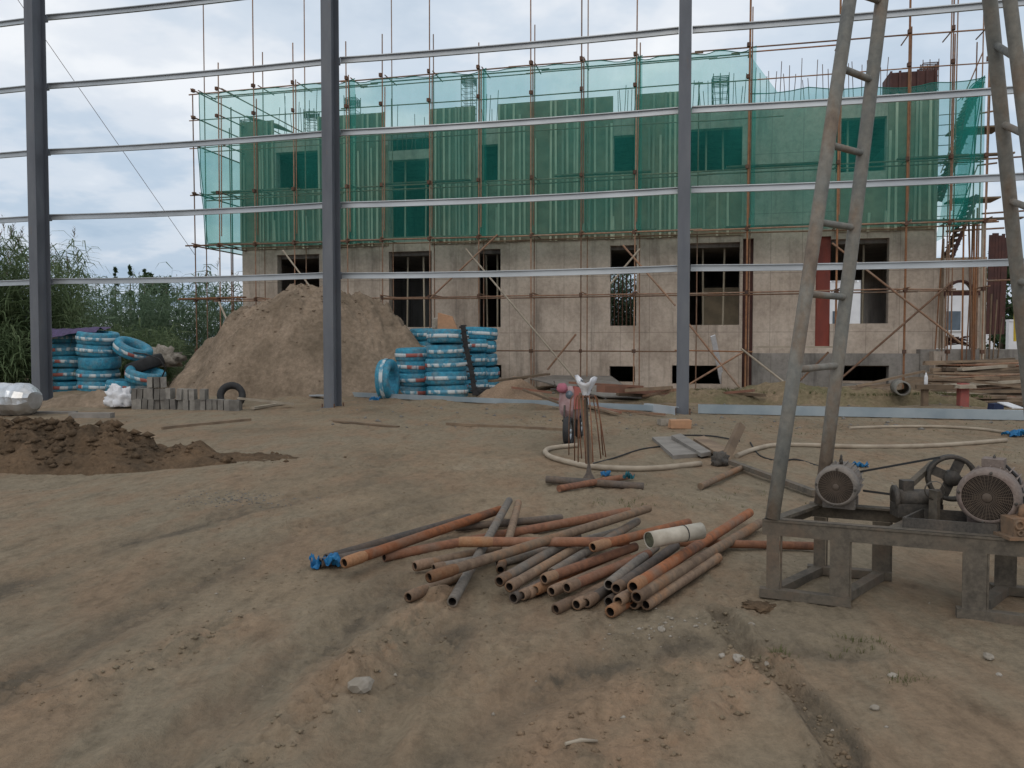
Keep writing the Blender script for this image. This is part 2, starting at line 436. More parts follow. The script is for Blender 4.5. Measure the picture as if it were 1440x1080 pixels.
M['wood_grey'] = simple('grey_board', (0.24, 0.22, 0.195), (0.17, 0.155, 0.138), 4, 0.85, vary=0.15, detail=6)
M['wood_red'] = simple('reddish_beam', (0.27, 0.13, 0.085), (0.19, 0.10, 0.07), 4, 0.8, vary=0.2)
M['hose'] = simple('muddy_hose', (0.37, 0.31, 0.235), (0.27, 0.22, 0.165), 5, 0.75)
M['blue_rag'] = simple('blue_plastic', (0.02, 0.17, 0.36), (0.015, 0.11, 0.25), 15, 0.5)
M['teal_rag'] = simple('teal_plastic', (0.02, 0.16, 0.20), (0.02, 0.10, 0.13), 15, 0.5)
M['white_plastic'] = simple('white_plastic', (0.72, 0.72, 0.73), (0.58, 0.58, 0.6), 10, 0.5)
M['pvc'] = simple('cream_roll', (0.50, 0.455, 0.375), (0.36, 0.315, 0.25), 11, 0.6)
M['straw'] = simple('olive_filling', (0.10, 0.10, 0.065), (0.055, 0.055, 0.035), 40, 0.95)
M['orange_block'] = simple('orange_block', (0.46, 0.26, 0.15), (0.38, 0.22, 0.13), 9, 0.9)
M['brick'] = simple('grey_brick', (0.22, 0.205, 0.18), (0.145, 0.132, 0.118), 6, 0.9, vary=0.3)
M['stone'] = simple('pale_stone', (0.33, 0.295, 0.25), (0.225, 0.195, 0.155), 12, 0.9, bmp=0.4, bdist=0.02)
M['foil'] = simple('silver_foil', (0.66, 0.68, 0.70), (0.46, 0.46, 0.45), 4, 0.34, metal=0.8, bmp=0.5, bdist=0.03)
M['pink'] = simple('pink_fabric', (0.42, 0.14, 0.19), (0.32, 0.12, 0.15), 12, 0.9)
M['pink_pale'] = simple('pale_pink_panel', (0.40, 0.28, 0.28), (0.28, 0.17, 0.17), 9, 0.6)
M['blue_panel'] = simple('dark_blue_panel', (0.025, 0.04, 0.095), (0.02, 0.03, 0.07), 9, 0.6)
M['purple'] = simple('purple_cloth', (0.105, 0.08, 0.16), (0.075, 0.06, 0.11), 10, 0.9, bmp=0.5, bdist=0.04)
M['white_wall'] = simple('white_render', (0.72, 0.73, 0.75), (0.64, 0.65, 0.67), 1.2, 0.9)
M['glass'] = simple('dark_pane', (0.10, 0.13, 0.16), (0.07, 0.09, 0.11), 2, 0.2, spec=0.5)
M['yellow'] = simple('yellow_paint', (0.62, 0.45, 0.05), (0.5, 0.36, 0.04), 5, 0.6)
M['red_paint'] = simple('faded_red_paint', (0.36, 0.10, 0.085), (0.27, 0.10, 0.085), 9, 0.8)
M['ceramic'] = simple('concrete_pipe', (0.25, 0.235, 0.205), (0.18, 0.17, 0.15), 5, 0.85)
# blue tyre wrapping: wound plastic strip
m, nt, n, l, b = new_mat('blue_wrapping'); M['wrap'] = m
f = pos_noise(nt, 9, 5, 0.6)
c = ramp(nt, f, [(0.3, (0.02, 0.17, 0.27)), (0.55, (0.035, 0.27, 0.40)), (0.78, (0.085, 0.40, 0.53))])
c = mixc(nt, ramp(nt, pos_noise(nt, 3.2, 6, 0.7, off=(5, 5, 1)), [(0.46, gray(0)), (0.70, gray(0.65))]), c, (0.20, 0.19, 0.165))
l.new(c, b.inputs['Base Color']); b.inputs['Roughness'].default_value = 0.6
bump(nt, b, pos_noise(nt, 20, 5, 0.65, stretch=(1, 1, 0.5)), 0.9, 0.04)
# printed paper band: pale with blue and red print
m, nt, n, l, b = new_mat('printed_band'); M['band'] = m
f = pos_noise(nt, 7.5, 2, 0.5, stretch=(1, 1, 0.4)); g = pos_noise(nt, 2.6, 1, 0.4, off=(3, 8, 0), stretch=(1, 1, 0.2))
c = ramp(nt, f, [(0.44, (0.56, 0.60, 0.60)), (0.51, (0.42, 0.50, 0.52)), (0.58, (0.10, 0.29, 0.40))])
c = mixc(nt, ramp(nt, g, [(0.60, gray(0)), (0.63, gray(1))]), c, (0.34, 0.10, 0.08))
l.new(c, b.inputs['Base Color']); b.inputs['Roughness'].default_value = 0.6
# safety net: holes, tinted threads lit from both sides
m, nt, n, l, b = new_mat('green_safety_net'); M['net'] = m
n.remove(b); out = n['Material Output']
tr = n.new('ShaderNodeBsdfTransparent'); tr.inputs['Color'].default_value = (0.77, 0.90, 0.89, 1)
df = n.new('ShaderNodeBsdfDiffuse'); df.inputs['Color'].default_value = (0.06, 0.42, 0.35, 1)
tl = n.new('ShaderNodeBsdfTranslucent'); tl.inputs['Color'].default_value = (0.045, 0.54, 0.47, 1)
ms = n.new('ShaderNodeMixShader'); ms.inputs[0].default_value = 0.5
l.new(df.outputs[0], ms.inputs[1]); l.new(tl.outputs[0], ms.inputs[2])
ms2 = n.new('ShaderNodeMixShader')
cv = ramp(nt, pos_noise(nt, 0.8, 5, 0.6, stretch=(1, 1, 0.5)), [(0.3, gray(0.22)), (0.7, gray(0.40))])
l.new(cv, ms2.inputs[0]); l.new(tr.outputs[0], ms2.inputs[1]); l.new(ms.outputs[0], ms2.inputs[2])
l.new(ms2.outputs[0], out.inputs['Surface'])
M['hem'] = simple('green_hem_rope', (0.03, 0.20, 0.16), (0.02, 0.13, 0.11), 5, 0.8)
# foliage
def leafmat(name, c1_, c2_, c3_):
    m, nt, n, l, b = new_mat(name)
    f = pos_noise(nt, 0.9, 4, 0.6)
    l.new(ramp(nt, f, [(0.3, c1_), (0.5, c2_), (0.72, c3_)]), b.inputs['Base Color']); b.inputs['Roughness'].default_value = 0.75
    b.inputs['Specular IOR Level'].default_value = 0.15
    tl_ = n.new('ShaderNodeBsdfTranslucent'); l.new(b.inputs['Base Color'].links[0].from_socket, tl_.inputs['Color'])
    mx_ = n.new('ShaderNodeMixShader'); mx_.inputs[0].default_value = 0.4; l.new(b.outputs[0], mx_.inputs[1]); l.new(tl_.outputs[0], mx_.inputs[2]); l.new(mx_.outputs[0], n['Material Output'].inputs['Surface'])
    return m
M['reed'] = leafmat('reed_leaf', (0.085, 0.125, 0.06), (0.135, 0.185, 0.09), (0.20, 0.235, 0.125))
M['reed_far'] = leafmat('far_reed_leaf', (0.085, 0.135, 0.085), (0.12, 0.175, 0.105), (0.155, 0.21, 0.13))
M['plume'] = simple('reed_plume', (0.26, 0.215, 0.17), (0.18, 0.15, 0.12), 3, 0.95)
M['leaf'] = leafmat('tree_leaf', (0.03, 0.055, 0.025), (0.05, 0.085, 0.038), (0.075, 0.115, 0.05))
M['bark'] = simple('bark', (0.10, 0.08, 0.06), (0.07, 0.055, 0.04), 4, 0.95)
M['grass'] = leafmat('grass_blade', (0.06, 0.085, 0.03), (0.10, 0.115, 0.045), (0.17, 0.15, 0.075))

# ================================================================ GROUND
def polydist(x, y, pts, along=False):
    d = np.full(x.shape, 1e9); al = np.zeros(x.shape); base = 0.0
    for (ax, ay), (bx, by) in zip(pts[:-1], pts[1:]):
        vx, vy = bx - ax, by - ay; L = vx * vx + vy * vy
        t = np.clip(((x - ax) * vx + (y - ay) * vy) / L, 0, 1)
        dd = np.hypot(x - ax - t * vx, y - ay - t * vy)
        al = np.where(dd < d, base + t * math.sqrt(L), al); d = np.minimum(d, dd); base += math.sqrt(L)
    return (d, al) if along else d
def pl(*pp): return [tuple(gp(*p)[:2]) for p in pp]
RIDGES = [(pl((300, 1120), (420, 1010), (545, 905), (625, 838)), 0.10, 0.055), (pl((690, 1130), (820, 1010), (960, 940)), 0.12, 0.03),
          (pl((60, 1000), (210, 930), (330, 870)), 0.12, 0.03), (pl((860, 1080), (1010, 985), (1080, 935)), 0.12, 0.035)]
RUTS = [(pl((180, 1110), (330, 985), (460, 895), (570, 820)), 0.17, 0.05), (pl((470, 1110), (540, 990), (640, 880)), 0.15, 0.045),
        (pl((1010, 860), (1060, 930), (1130, 985), (1190, 1060), (1180, 1120)), 0.07, 0.05),
        (pl((-60, 1010), (160, 880), (330, 790), (450, 735), (640, 690)), 0.18, 0.035), (pl((-60, 850), (150, 770), (330, 720), (520, 680)), 0.2, 0.03),
        (pl((560, 1110), (760, 960), (980, 900), (1200, 920)), 0.14, 0.03)]
def ground_h(x, y):
    x = np.asarray(x, float); y = np.asarray(y, float)
    near = np.clip(1.0 - (y - 14) / 10, 0.0, 1.0)
    h = 0.035 * fbm(x * 0.35, y * 0.35, 3) + 0.022 * fbm(x * 2.1 + 3, y * 1.6, 3)
    w = 0.05 * fbm(x * 2.2, y * 2.2 + 5, 3)
    for pts, wd, dp_ in RUTS:
        d, al = polydist(x, y, pts, True); d = np.abs(d + w * .6); dp_ = dp_ * (.5 if wd > .1 else .75); wd = wd * .75
        h = h - dp_ * np.exp(-(d / wd) ** 4) + dp_ * 0.6 * np.exp(-((d - wd * 1.6) / (wd * 0.5)) ** 2)
        if wd > .08: h = h + .007 * np.exp(-(d / wd) ** 4) * np.sign(np.sin(al * 62 + d * 30)) * np.clip(.3 + 2 * fbm(x * 1.4 + 31, y * 1.4, 2), 0, 1)
    for pts, wd, dp_ in RIDGES:
        d = np.abs(polydist(x, y, pts) + w)
        h = h + dp_ * .95 * np.exp(-(d / wd) ** 2) * (0.7 + 1.6 * fbm(x * 9, y * 9, 3, .65))
    rough = np.clip(0.35 + 3.0 * fbm(x * 0.8 + 8, y * 0.8, 3), 0.06, 1.6)
    h = h + rough * (0.018 * fbm(x * 8, y * 7, 4, 0.6) + 0.008 * fbm(x * 37, y * 31, 2))
    # rough bank beyond the steel frame, on the right
    N = x * NX.x + y * NX.y; s = x * UX.x + y * UX.y
    far = np.clip((N - 17.2) / 1.0, 0, 1)
    h = h + far * (0.16 * fbm(x * 0.7, y * 0.7, 4) + 0.02)
    h = h * np.clip(1.0 - (y - 30) / 30, 0, 1)
    return h
def gz(x, y): return float(ground_h(np.array([x]), np.array([y]))[0])
def gpz(px, py, z=0.0):
    p = gp(px, py)
    h = gz(p.x, p.y)
    return gp(px, py, h + z)
def gpn(px, py, z=0.0):
    """point at pixel with its height measured from the ground there"""
    p = gp(px, py, z); return gp(px, py, z + gz(p.x, p.y))

def grid_mesh(name, X, Y, Z, mat, smooth=True, loc=(0, 0, 0)):
    nr, nc = X.shape
    me = bpy.data.meshes.new(name)
    co = np.stack([X - loc[0], Y - loc[1], Z - loc[2]], -1).reshape(-1, 3)
    idx = np.arange(nr * nc).reshape(nr, nc)
    q = np.stack([idx[:-1, :-1], idx[:-1, 1:], idx[1:, 1:], idx[1:, :-1]], -1).reshape(-1, 4)
    me.vertices.add(len(co)); me.vertices.foreach_set('co', co.ravel())
    me.loops.add(q.size); me.loops.foreach_set('vertex_index', q.ravel())
    me.polygons.add(len(q)); me.polygons.foreach_set('loop_start', np.arange(0, q.size, 4)); me.polygons.foreach_set('loop_total', np.full(len(q), 4))
    me.polygons.foreach_set('use_smooth', np.full(len(q), smooth))
    me.materials.append(mat); me.update(calc_edges=True); me.validate()
    o = bpy.data.objects.new(name, me); o.location = loc; C.objects.link(o); ROOT[o.name] = loc
    return o
rows = np.concatenate([np.linspace(-30, 1.6, 25)[:-1], 1.6 * np.exp(np.linspace(0, math.log(36 / 1.6), 470)), 36 * np.exp(np.linspace(0, math.log(900 / 36), 30))[1:]])
xi = np.concatenate([[-60, -12, -5, -2.6, -1.6], np.linspace(-1.15, 1.15, 560), [1.6, 2.6, 5, 12, 60]])
wid = np.maximum(0.78 * np.abs(rows) + 0.9, 2.2)
X = wid[:, None] * xi[None, :]; Y = np.repeat(rows[:, None], len(xi), 1)
Z = ground_h(X, Y)
def tracks(x, y, lines, k):
    v = np.zeros(x.shape); w = 0.08 * fbm(x * 1.7, y * 1.7 + 5, 3)
    for pts, wd, d_ in lines: v = np.maximum(v, np.exp(-((polydist(x, y, pts) + w) / (wd * k)) ** 2))
    return np.clip(v * (0.8 + 1.2 * fbm(x * 1.3 + 7, y * 1.3, 3)), 0, 1)
ground = struct(grid_mesh('ground', X, Y, Z, M['ground']), 'trampled clay ground of the building yard with wheel ruts')
for nm_, ln_, k_ in (('rut', RUTS, 0.85), ('ridge', RIDGES, 1.2)):
    at = ground.data.attributes.new(nm_, 'FLOAT', 'POINT'); at.data.foreach_set('value', tracks(X, Y, ln_, k_).ravel().astype(np.float32))

def heap(name, cx, cy, rx, ry, h, rot, mat, lump, lscale, res=110, power=1.6, seed=0, extra=None):
    """a heap of loose earth: a height field over its own footprint"""
    u = np.linspace(-1.15, 1.15, res)
    U, V = np.meshgrid(u, u)
    r = np.sqrt(U ** 2 + V ** 2)
    wob = 1 + 0.35 * fbm(U * 1.6 + seed, V * 1.6, 3)
    prof = np.clip(1 - (r / wob), 0, 1)
    Zl = h * (1 - (1 - prof) ** power) if power > 1.01 else h * prof
    if extra is not None: Zl = Zl + extra(U, V) * np.clip(prof * 3, 0, 1)
    Zl = Zl + lump * (fbm(U * lscale + seed, V * lscale * ry / rx, 5, 0.6)) * np.clip(prof * 2.6, 0, 1)
    Xw = cx + math.cos(rot) * U * rx - math.sin(rot) * V * ry
    Yw = cy + math.sin(rot) * U * rx + math.cos(rot) * V * ry
    g = ground_h(Xw, Yw)
    Zw = g + np.where(prof > 0, Zl, 0) - np.where(prof <= 0.0, 0.08, 0.015)
    return grid_mesh(name, Xw, Yw, Zw, mat, True, (cx, cy, 0.0)), (Xw, Yw, Zw)
# the big pale mound between the column and the building
pk = dp(435, 408, 24.2)
o, MOUND = heap('earth_mound', pk.x - 0.2, 23.6, 4.5, 2.6, pk.z + 0.0, R(-10), M['mound'], 0.42, 7, 170, 1.75, 2.0)
struct(o, 'tall mound of pale sandy earth in front of the building')
o, _ = heap('earth_mound', dp(512, 500, 23.6).x, 23.7, 2.0, 1.8, 2.85, R(-10), M['mound'], 0.42, 6, 110, 2.1, 5.0)
struct(o, 'steep right shoulder of the pale earth mound beside the wrapped tyres')
pd = gp(150, 640)
o, SOIL = heap('soil_heap', -6.25, 9.8, 2.6, 1.1, 0.42, R(-3), M['dark_soil'], 0.24, 8, 220, 2.0, 9.0)
struct(o, 'dark heap of wet clods at the left edge of the yard')
pt = gp(285, 642)
o, _ = heap('soil_heap', -3.75, 9.85, 1.0, 0.4, 0.05, R(4), M['dark_soil'], 0.05, 6, 80, 3.5, 3.0)
struct(o, 'low tail of dark clods trailing right from the soil heap')
ps = gp(722, 562)
o, _ = heap('sand_heap', ps.x, ps.y + 0.3, 0.95, 0.6, 0.55, 0, M['sand'], 0.08, 4, 50, 1.3, 4.0)
struct(o, 'small cone of sand right of the wrapped tyres')
pb = gp(1170, 572)
o, _ = heap('grassy_bank', pb.x + 0.1, pb.y + 0.9, 4.2, 0.9, 0.42, -A13, M['bank'], 0.16, 9, 110, 1.4, 6.0)
struct(o, 'low grassy bank of spoil behind the galvanised channel')
pb = gp(990, 572)
o, _ = heap('grassy_bank', pb.x, pb.y + 1.2, 1.6, 0.7, 0.35, -A13, M['bank'], 0.14, 7, 60, 1.4, 1.0)
struct(o, 'short hump of spoil just right of the third column')
pb = gp(100, 572)
o, _ = heap('earth_step', gp(120, 574).x, gp(120, 574).y + 0.5, 1.7, 0.5, 0.36, 0, M['mound'], 0.1, 6, 60, 1.3, 7.0)
struct(o, 'low brown earth lump under the wrapped tyres beside the first column')

# ================================================================ BUILDING
NF = 25.5                      # facade plane
bld = empty('concrete_building', sn(s_at(830, NF), NF, 0))
tag(bld, 'raw concrete building shell with formwork on its upper storey, behind the scaffold', 'building')
def cell_wall(name, s0, s1, z0, z1, N0, thick, holes, mat, parent, arch=None):
    """wall slab with rectangular openings, front face at N0"""
    ss = sorted({s0, s1, *[min(max(h[k], s0), s1) for h in holes for k in (0, 1)]})
    zs = sorted({z0, z1, *[min(max(h[k], z0), z1) for h in holes for k in (2, 3)]})
    solid = {}
    for i in range(len(ss) - 1):
        for j in range(len(zs) - 1):
            cs, cz = (ss[i] + ss[i + 1]) / 2, (zs[j] + zs[j + 1]) / 2
            solid[i, j] = not any(h[0] < cs < h[1] and h[2] < cz < h[3] for h in holes)
    m = MB()
    for (i, j), ok in solid.items():
        if not ok: continue
        a, b_, c, d = ss[i], ss[i + 1], zs[j], zs[j + 1]
        P = lambda s, z, k: sn(s, N0 + (thick if k else 0), z)
        m.quad([P(a, c, 0), P(b_, c, 0), P(b_, d, 0), P(a, d, 0)])
        m.quad([P(b_, c, 1), P(a, c, 1), P(a, d, 1), P(b_, d, 1)])
        if not solid.get((i - 1, j)): m.quad([P(a, c, 1), P(a, c, 0), P(a, d, 0), P(a, d, 1)])
        if not solid.get((i + 1, j)): m.quad([P(b_, c, 0), P(b_, c, 1), P(b_, d, 1), P(b_, d, 0)])
        if not solid.get((i, j - 1)): m.quad([P(a, c, 1), P(b_, c, 1), P(b_, c, 0), P(a, c, 0)])
        if not solid.get((i, j + 1)): m.quad([P(a, d, 0), P(b_, d, 0), P(b_, d, 1), P(a, d, 1)])
    return m.build(name, mat, parent)
def hole(x0, x1, y0, y1, N=NF):
    xm, ym = (x0 + x1) / 2, (y0 + y1) / 2
    return [s_at(x0, N, ym), s_at(x1, N, ym), on(xm, y1, N)[1], on(xm, y0, N)[1]]
SL, SR = s_at(341, NF, 380), s_at(1316, NF, 400)
ZT = 8.9
win1 = [hole(390, 449, 358, 430), hole(547, 607, 345, 460), hole(672, 704, 350, 460), hole(858, 895, 345, 458), hole(970, 1040, 340, 457), hole(1168, 1250, 330, 455)]
base1 = [hole(680, 705, 513, 531), hole(857, 893, 515, 537), hole(945, 1015, 514, 540), hole(1185, 1250, 515, 536)]
win2 = [hole(388, 449, 213, 266), hole(547, 604, 224, 336), hole(677, 701, 203, 256), hole(863, 894, 190, 244), hole(970, 1044, 180, 241), hole(1176, 1247, 165, 241)]
slots = [hole(1044, 1059, 325, 545), hole(1147, 1168, 322, 488)]
for h_ in win1[:]: h_[3] = min(h_[3], 4.65)
cell_wall('wall', SL, SR, -0.3, 4.75, NF, 0.3, win1 + base1 + slots, M['concrete'], bld)
gap2 = [s_at(545, NF, 200), s_at(605, NF, 200), 8.1, 12]
cell_wall('upper_wall', SL, SR, 4.75, ZT, NF + 0.003, 0.3, win2 + [gap2], M['concrete'], bld)
# red form board in the tall slot
h_ = slots[1]
m = MB(); m.box(sn((h_[0] + h_[1]) / 2, NF + 0.12, (h_[2] + h_[3]) / 2), (h_[1] - h_[0], 0.05, h_[3] - h_[2]), UX, NX); m.build('form_board', M['red_ply'], bld)
h_ = slots[0]
m = MB(); m.box(sn((h_[0] + h_[1]) / 2, NF + 0.26, (h_[2] + h_[3]) / 2), (h_[1] - h_[0], 0.03, h_[3] - h_[2]), UX, NX); m.build('form_board', M['dark_ply'], bld)
# plinth ledge on the right part
zp = on(1180, 497, NF - 0.35)[1]
pl0, pl1 = s_at(1058, NF - 0.35, 500), s_at(1305, NF - 0.35, 500)
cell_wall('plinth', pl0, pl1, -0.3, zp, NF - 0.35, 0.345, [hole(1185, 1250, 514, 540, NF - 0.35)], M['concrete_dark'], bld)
m = MB(); m.box(sn(pl1 + 0.16, NF - 0.5, zp / 2 + 0.02), (0.3, 0.75, zp + 0.1), UX, NX); m.build('plinth_end', M['concrete'], bld)
# slabs, back wall, end walls, roof deck
NB = NF + 9.0
for z, th in ((0.95, 0.15), (4.66, 0.25)):
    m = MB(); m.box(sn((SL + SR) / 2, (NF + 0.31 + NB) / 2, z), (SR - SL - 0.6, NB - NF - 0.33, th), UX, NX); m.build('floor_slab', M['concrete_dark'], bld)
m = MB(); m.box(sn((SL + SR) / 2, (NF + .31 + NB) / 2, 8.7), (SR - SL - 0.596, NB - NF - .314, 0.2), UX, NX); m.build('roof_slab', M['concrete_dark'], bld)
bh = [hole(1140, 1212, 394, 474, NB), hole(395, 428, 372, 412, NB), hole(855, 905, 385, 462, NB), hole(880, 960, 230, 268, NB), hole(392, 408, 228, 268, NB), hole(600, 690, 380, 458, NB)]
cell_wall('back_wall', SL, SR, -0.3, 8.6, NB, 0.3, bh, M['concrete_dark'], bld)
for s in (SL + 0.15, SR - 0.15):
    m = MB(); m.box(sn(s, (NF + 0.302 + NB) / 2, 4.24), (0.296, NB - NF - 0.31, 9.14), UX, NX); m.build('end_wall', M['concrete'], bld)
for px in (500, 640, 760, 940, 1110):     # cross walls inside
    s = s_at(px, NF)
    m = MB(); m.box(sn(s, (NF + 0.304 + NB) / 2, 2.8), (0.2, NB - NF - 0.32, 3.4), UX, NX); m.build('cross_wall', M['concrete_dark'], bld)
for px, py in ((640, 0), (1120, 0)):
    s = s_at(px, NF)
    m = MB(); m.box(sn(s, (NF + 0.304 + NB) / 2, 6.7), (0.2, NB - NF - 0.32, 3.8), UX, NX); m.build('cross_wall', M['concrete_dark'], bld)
# bars in one window
h_ = win1[3]
for k in range(6):
    s = h_[0] + (h_[1] - h_[0]) * (k + 0.6) / 6.3
    pole('window_bar', sn(s, NF + 0.6, 1.0), sn(s, NF + 0.6, h_[3] - 0.9), 0.025, M['rebar'], bld, 6)
for h_ in (win1[1], win1[2], win1[4], win1[5], win2[1], win2[4], win2[5]):
    for t in (.3, .72):
        s = h_[0] + (h_[1] - h_[0]) * t + rnd.uniform(-.1, .1); lo_ = 1.0 if h_[3] < 4.8 else 4.75
        pole('shoring_prop', sn(s, NF + rnd.uniform(.5, 1.0), lo_), sn(s + rnd.uniform(-.06, .06), NF + .7, h_[3] + .3), .035, M['batten'], bld, 7)
m = MB(); h_ = win1[4]; m.box(sn((h_[0] + h_[1]) / 2 + .3, NF + 1.6, 2.2), ((h_[1] - h_[0]) * .8, .04, 2.3), UX, NX); m.build('partition_board', M['ply'], bld)
# formwork panels with vertical battens on the upper storey
ZP = 9.42
def panel(px0, px1, z0, z1, py=230, sp=0.175, mat='ply', bat=True):
    s0, s1 = s_at(px0, NF, py), s_at(px1, NF, py)
    m = MB(); m.box(sn((s0 + s1) / 2, NF - 0.02, (z0 + z1) / 2), (s1 - s0, 0.036, z1 - z0), UX, NX)
    p = m.build('formwork_panel', M[mat], bld)
    if not bat: return p
    nb = max(2, int((s1 - s0) / sp))
    for k in range(nb + 1):
        if rnd.random() < 0.1 and 0 < k < nb: continue
        s = s0 + 0.03 + (s1 - s0 - 0.06) * k / nb + rnd.uniform(-0.05, 0.05) * (0 < k < nb)
        za = z0 + rnd.uniform(-0.02, 0.25 if rnd.random() < .3 else 0.02); zb = z1 - (rnd.uniform(0.4, 1.4) if rnd.random() < 0.35 else rnd.uniform(0, 0.05))
        bar('batten', sn(s, NF - 0.075, za), sn(s + rnd.uniform(-.03, .03), NF - 0.075, zb), rnd.choice((0.03, 0.04, 0.055)), 0.07, M['batten'], p, up=tuple(UX))
    return p
zb = 4.86
panel(339, 386, zb, ZP); panel(386.5, 449, zb, win2[0][2] - 0.02); panel(449.5, 541, zb, ZP)
panel(541.5, 546, zb, 8.3, bat=False)
panel(606, 669, zb, ZP); panel(669.5, 700, zb, win2[2][2] - 0.02); panel(700.5, 862, zb, ZP)
panel(862.5, 894, zb, win2[3][2] - 0.02); panel(894.5, 969, zb, ZP); panel(969.5, 1046, zb, win2[4][2] - 0.5, sp=0.36)
panel(1176, 1247, zb, win2[5][2] - 0.4, sp=0.36); panel(1248, 1316, zb, ZT - 0.02)
# dark form box over the right corner and its reinforcement
c0, c1_ = s_at(1250, NF, 120), s_at(1317, NF, 120)
m = MB(); m.box(sn((c0 + c1_) / 2, NF + 0.4, ZT + 0.30), (c1_ - c0, 0.9, 0.62), UX, NX); fb = m.build('form_box', M['dark_ply'], bld)
for k in range(6):
    s = c0 + (c1_ - c0) * (k + 0.15) / 5.3
    bar('batten', sn(s, NF - 0.09, ZT + 0.02), sn(s, NF - 0.09, ZT + 0.64), 0.05, 0.06, M['dark_ply'], fb, up=tuple(UX))
# column cages standing over the roof
def cage(px, z0, z1, N, w=0.42, head=0.45):
    s = s_at(px, N)
    e = None
    m = MB()
    for a in (-1, 0, 1):
        for b_ in (-1, 1):
            m.tube([sn(s + a * w / 2, N + b_ * w / 2, z0), sn(s + a * w / 2 + rnd.uniform(-.03, .03), N + b_ * w / 2, z1)], 0.013, 5)
    z = z0 + 0.1
    while z < z1 - 0.05:
        step = 0.05 if z > z1 - head else 0.2
        pts = [sn(s + a * w / 2, N + b_ * w / 2, z) for a, b_ in ((-1, -1), (1, -1), (1, 1), (-1, 1), (-1, -1))]
        for p, q in zip(pts[:-1], pts[1:]): m.tube([p, q], 0.009 if step > 0.1 else 0.016, 4, caps=False)
        z += step
    return m.build('column_cage', M['rebar'], bld)
cage(498, 8.8, 10.45, NF + 1.2); cage(660, 8.8, 10.75, NF + 1.0); cage(352, 8.8, 10.5, NF + 3.0)
cage(441, 8.8, 10.0, NF + 1.0); cage(1010, 8.8, 10.15, NF + 1.0, 0.5); cage(1299, 8.9, 10.1, NF + 1.0, 0.42, 0.5); cage(1240, 8.9, 9.9, NF + 4.0, 0.3, .1)
# starter bars along the wall head
for px0, px1, nb, h0, h1 in ((388, 448, 9, 0.5, 1.6), (548, 603, 8, -0.4, 1.2), (671, 699, 6, 0.4, 1.1), (864, 893, 6, 0.5, 1.1), (970, 1046, 14, 0.5, 1.1), (1055, 1145, 13, 0.6, 1.4), (1150, 1246, 13, 0.5, 1.2)):
    for k in range(nb):
        px = px0 + (px1 - px0) * (k + rnd.uniform(0.2, 0.8)) / nb; s = s_at(px, NF)
        z0 = 7.9 if px0 == 548 else ZT - 0.1
        pole('starter_bar', sn(s, NF + rnd.uniform(0.05, 0.25), z0), sn(s + rnd.uniform(-.08, .08), NF + 0.15, ZT + rnd.uniform(h0, h1)), 0.011, M['rebar'], bld, 5)
# slanting soffit boards on the roof
m = MB(); p = [dp(365, 132, 30), dp(392, 132, 30), dp(412, 150, 29), dp(394, 150, 29)]
a, b_ = sn(s_at(362, NF + 2), NF + 2, 10.1), sn(s_at(405, NF + 2), NF + 2, 9.7)
m.beam(a, b_, 1.2, 0.04); m.build('deck_board', M['ply'], bld)
# wall extension with the arch, right of the main corner
ax0, ax1 = SR + .002, s_at(1387, NF, 430)
az0, az1 = on(1350, 490, NF)[1], on(1350, 362, NF)[1]
m = MB(); cs = s_at(1350, NF, 430); wr = (s_at(1369, NF, 430) - s_at(1331, NF, 430)) / 2; zs_ = on(1350, 412, NF)[1]
prof = [(cs - wr, az0), (cs - wr, zs_)] + [(cs - wr * math.cos(t), zs_ + wr * math.sin(t)) for t in np.linspace(0.15, math.pi - 0.15, 13)] + [(cs + wr, zs_), (cs + wr, az0)]
outer = [(ax0, az0)] + [(ax0, zs_)] + [(ax0 + (ax1 - ax0) * k / 12, az1) for k in range(13)] + [(ax1, zs_), (ax1, az0)]
for (p0, p1), (q0, q1) in zip(zip(prof[:-1], prof[1:]), zip(outer[:-1], outer[1:])):
    m.quad([sn(q0[0], NF, q0[1]), sn(p0[0], NF, p0[1]), sn(p1[0], NF, p1[1]), sn(q1[0], NF, q1[1])])
    m.quad([sn(p0[0], NF, p0[1]), sn(p0[0], NF + .35, p0[1]), sn(p1[0], NF + .35, p1[1]), sn(p1[0], NF, p1[1])])
    m.quad([sn(q0[0], NF + .35, q0[1]), sn(q1[0], NF + .35, q1[1]), sn(p1[0], NF + .35, p1[1]), sn(p0[0], NF + .35, p0[1])])
m.quad([sn(ax0, NF, az1), sn(ax1, NF, az1), sn(ax1, NF + .35, az1), sn(ax0, NF + .35, az1)])
m.build('arch_wall', M['concrete'], bld)
m = MB()
pts = [sn(cs - wr * 0.96 * math.cos(t), NF - 0.03, zs_ + wr * 0.96 * math.sin(t)) for t in np.linspace(0, math.pi, 15)]
m.tube(pts, 0.045, 6); m.build('arch_form', M['dark_ply'], bld)
bar('lintel_board', sn(cs - wr - .25, NF - .06, on(1350, 412, NF)[1]), sn(cs + wr + .2, NF - .06, on(1350, 412, NF)[1]), .05, .16, M['dark_ply'], bld)
for k in range(26):
    s_ = cs + rnd.uniform(-wr, wr) * .9
    bar('stored_board', sn(s_ - rnd.uniform(.1, .4), NF + .5 + rnd.uniform(0, .8), az0 + .05 + rnd.uniform(0, .35)), sn(s_ + rnd.uniform(.1, .4), NF + .5 + rnd.uniform(0, .8), az0 + .05 + rnd.uniform(0, .35)), .08, .03, M['dark_ply'] if k % 2 else M['wood'], bld)
m = MB(); m.box(sn((ax0 + ax1) / 2 + 0.3, NF + 0.5, az0 / 2 - 0.1), (ax1 - ax0 + 1.6, 1.9, az0 + 0.15), UX, NX); m.build('porch_base', M['concrete_dark'], bld)
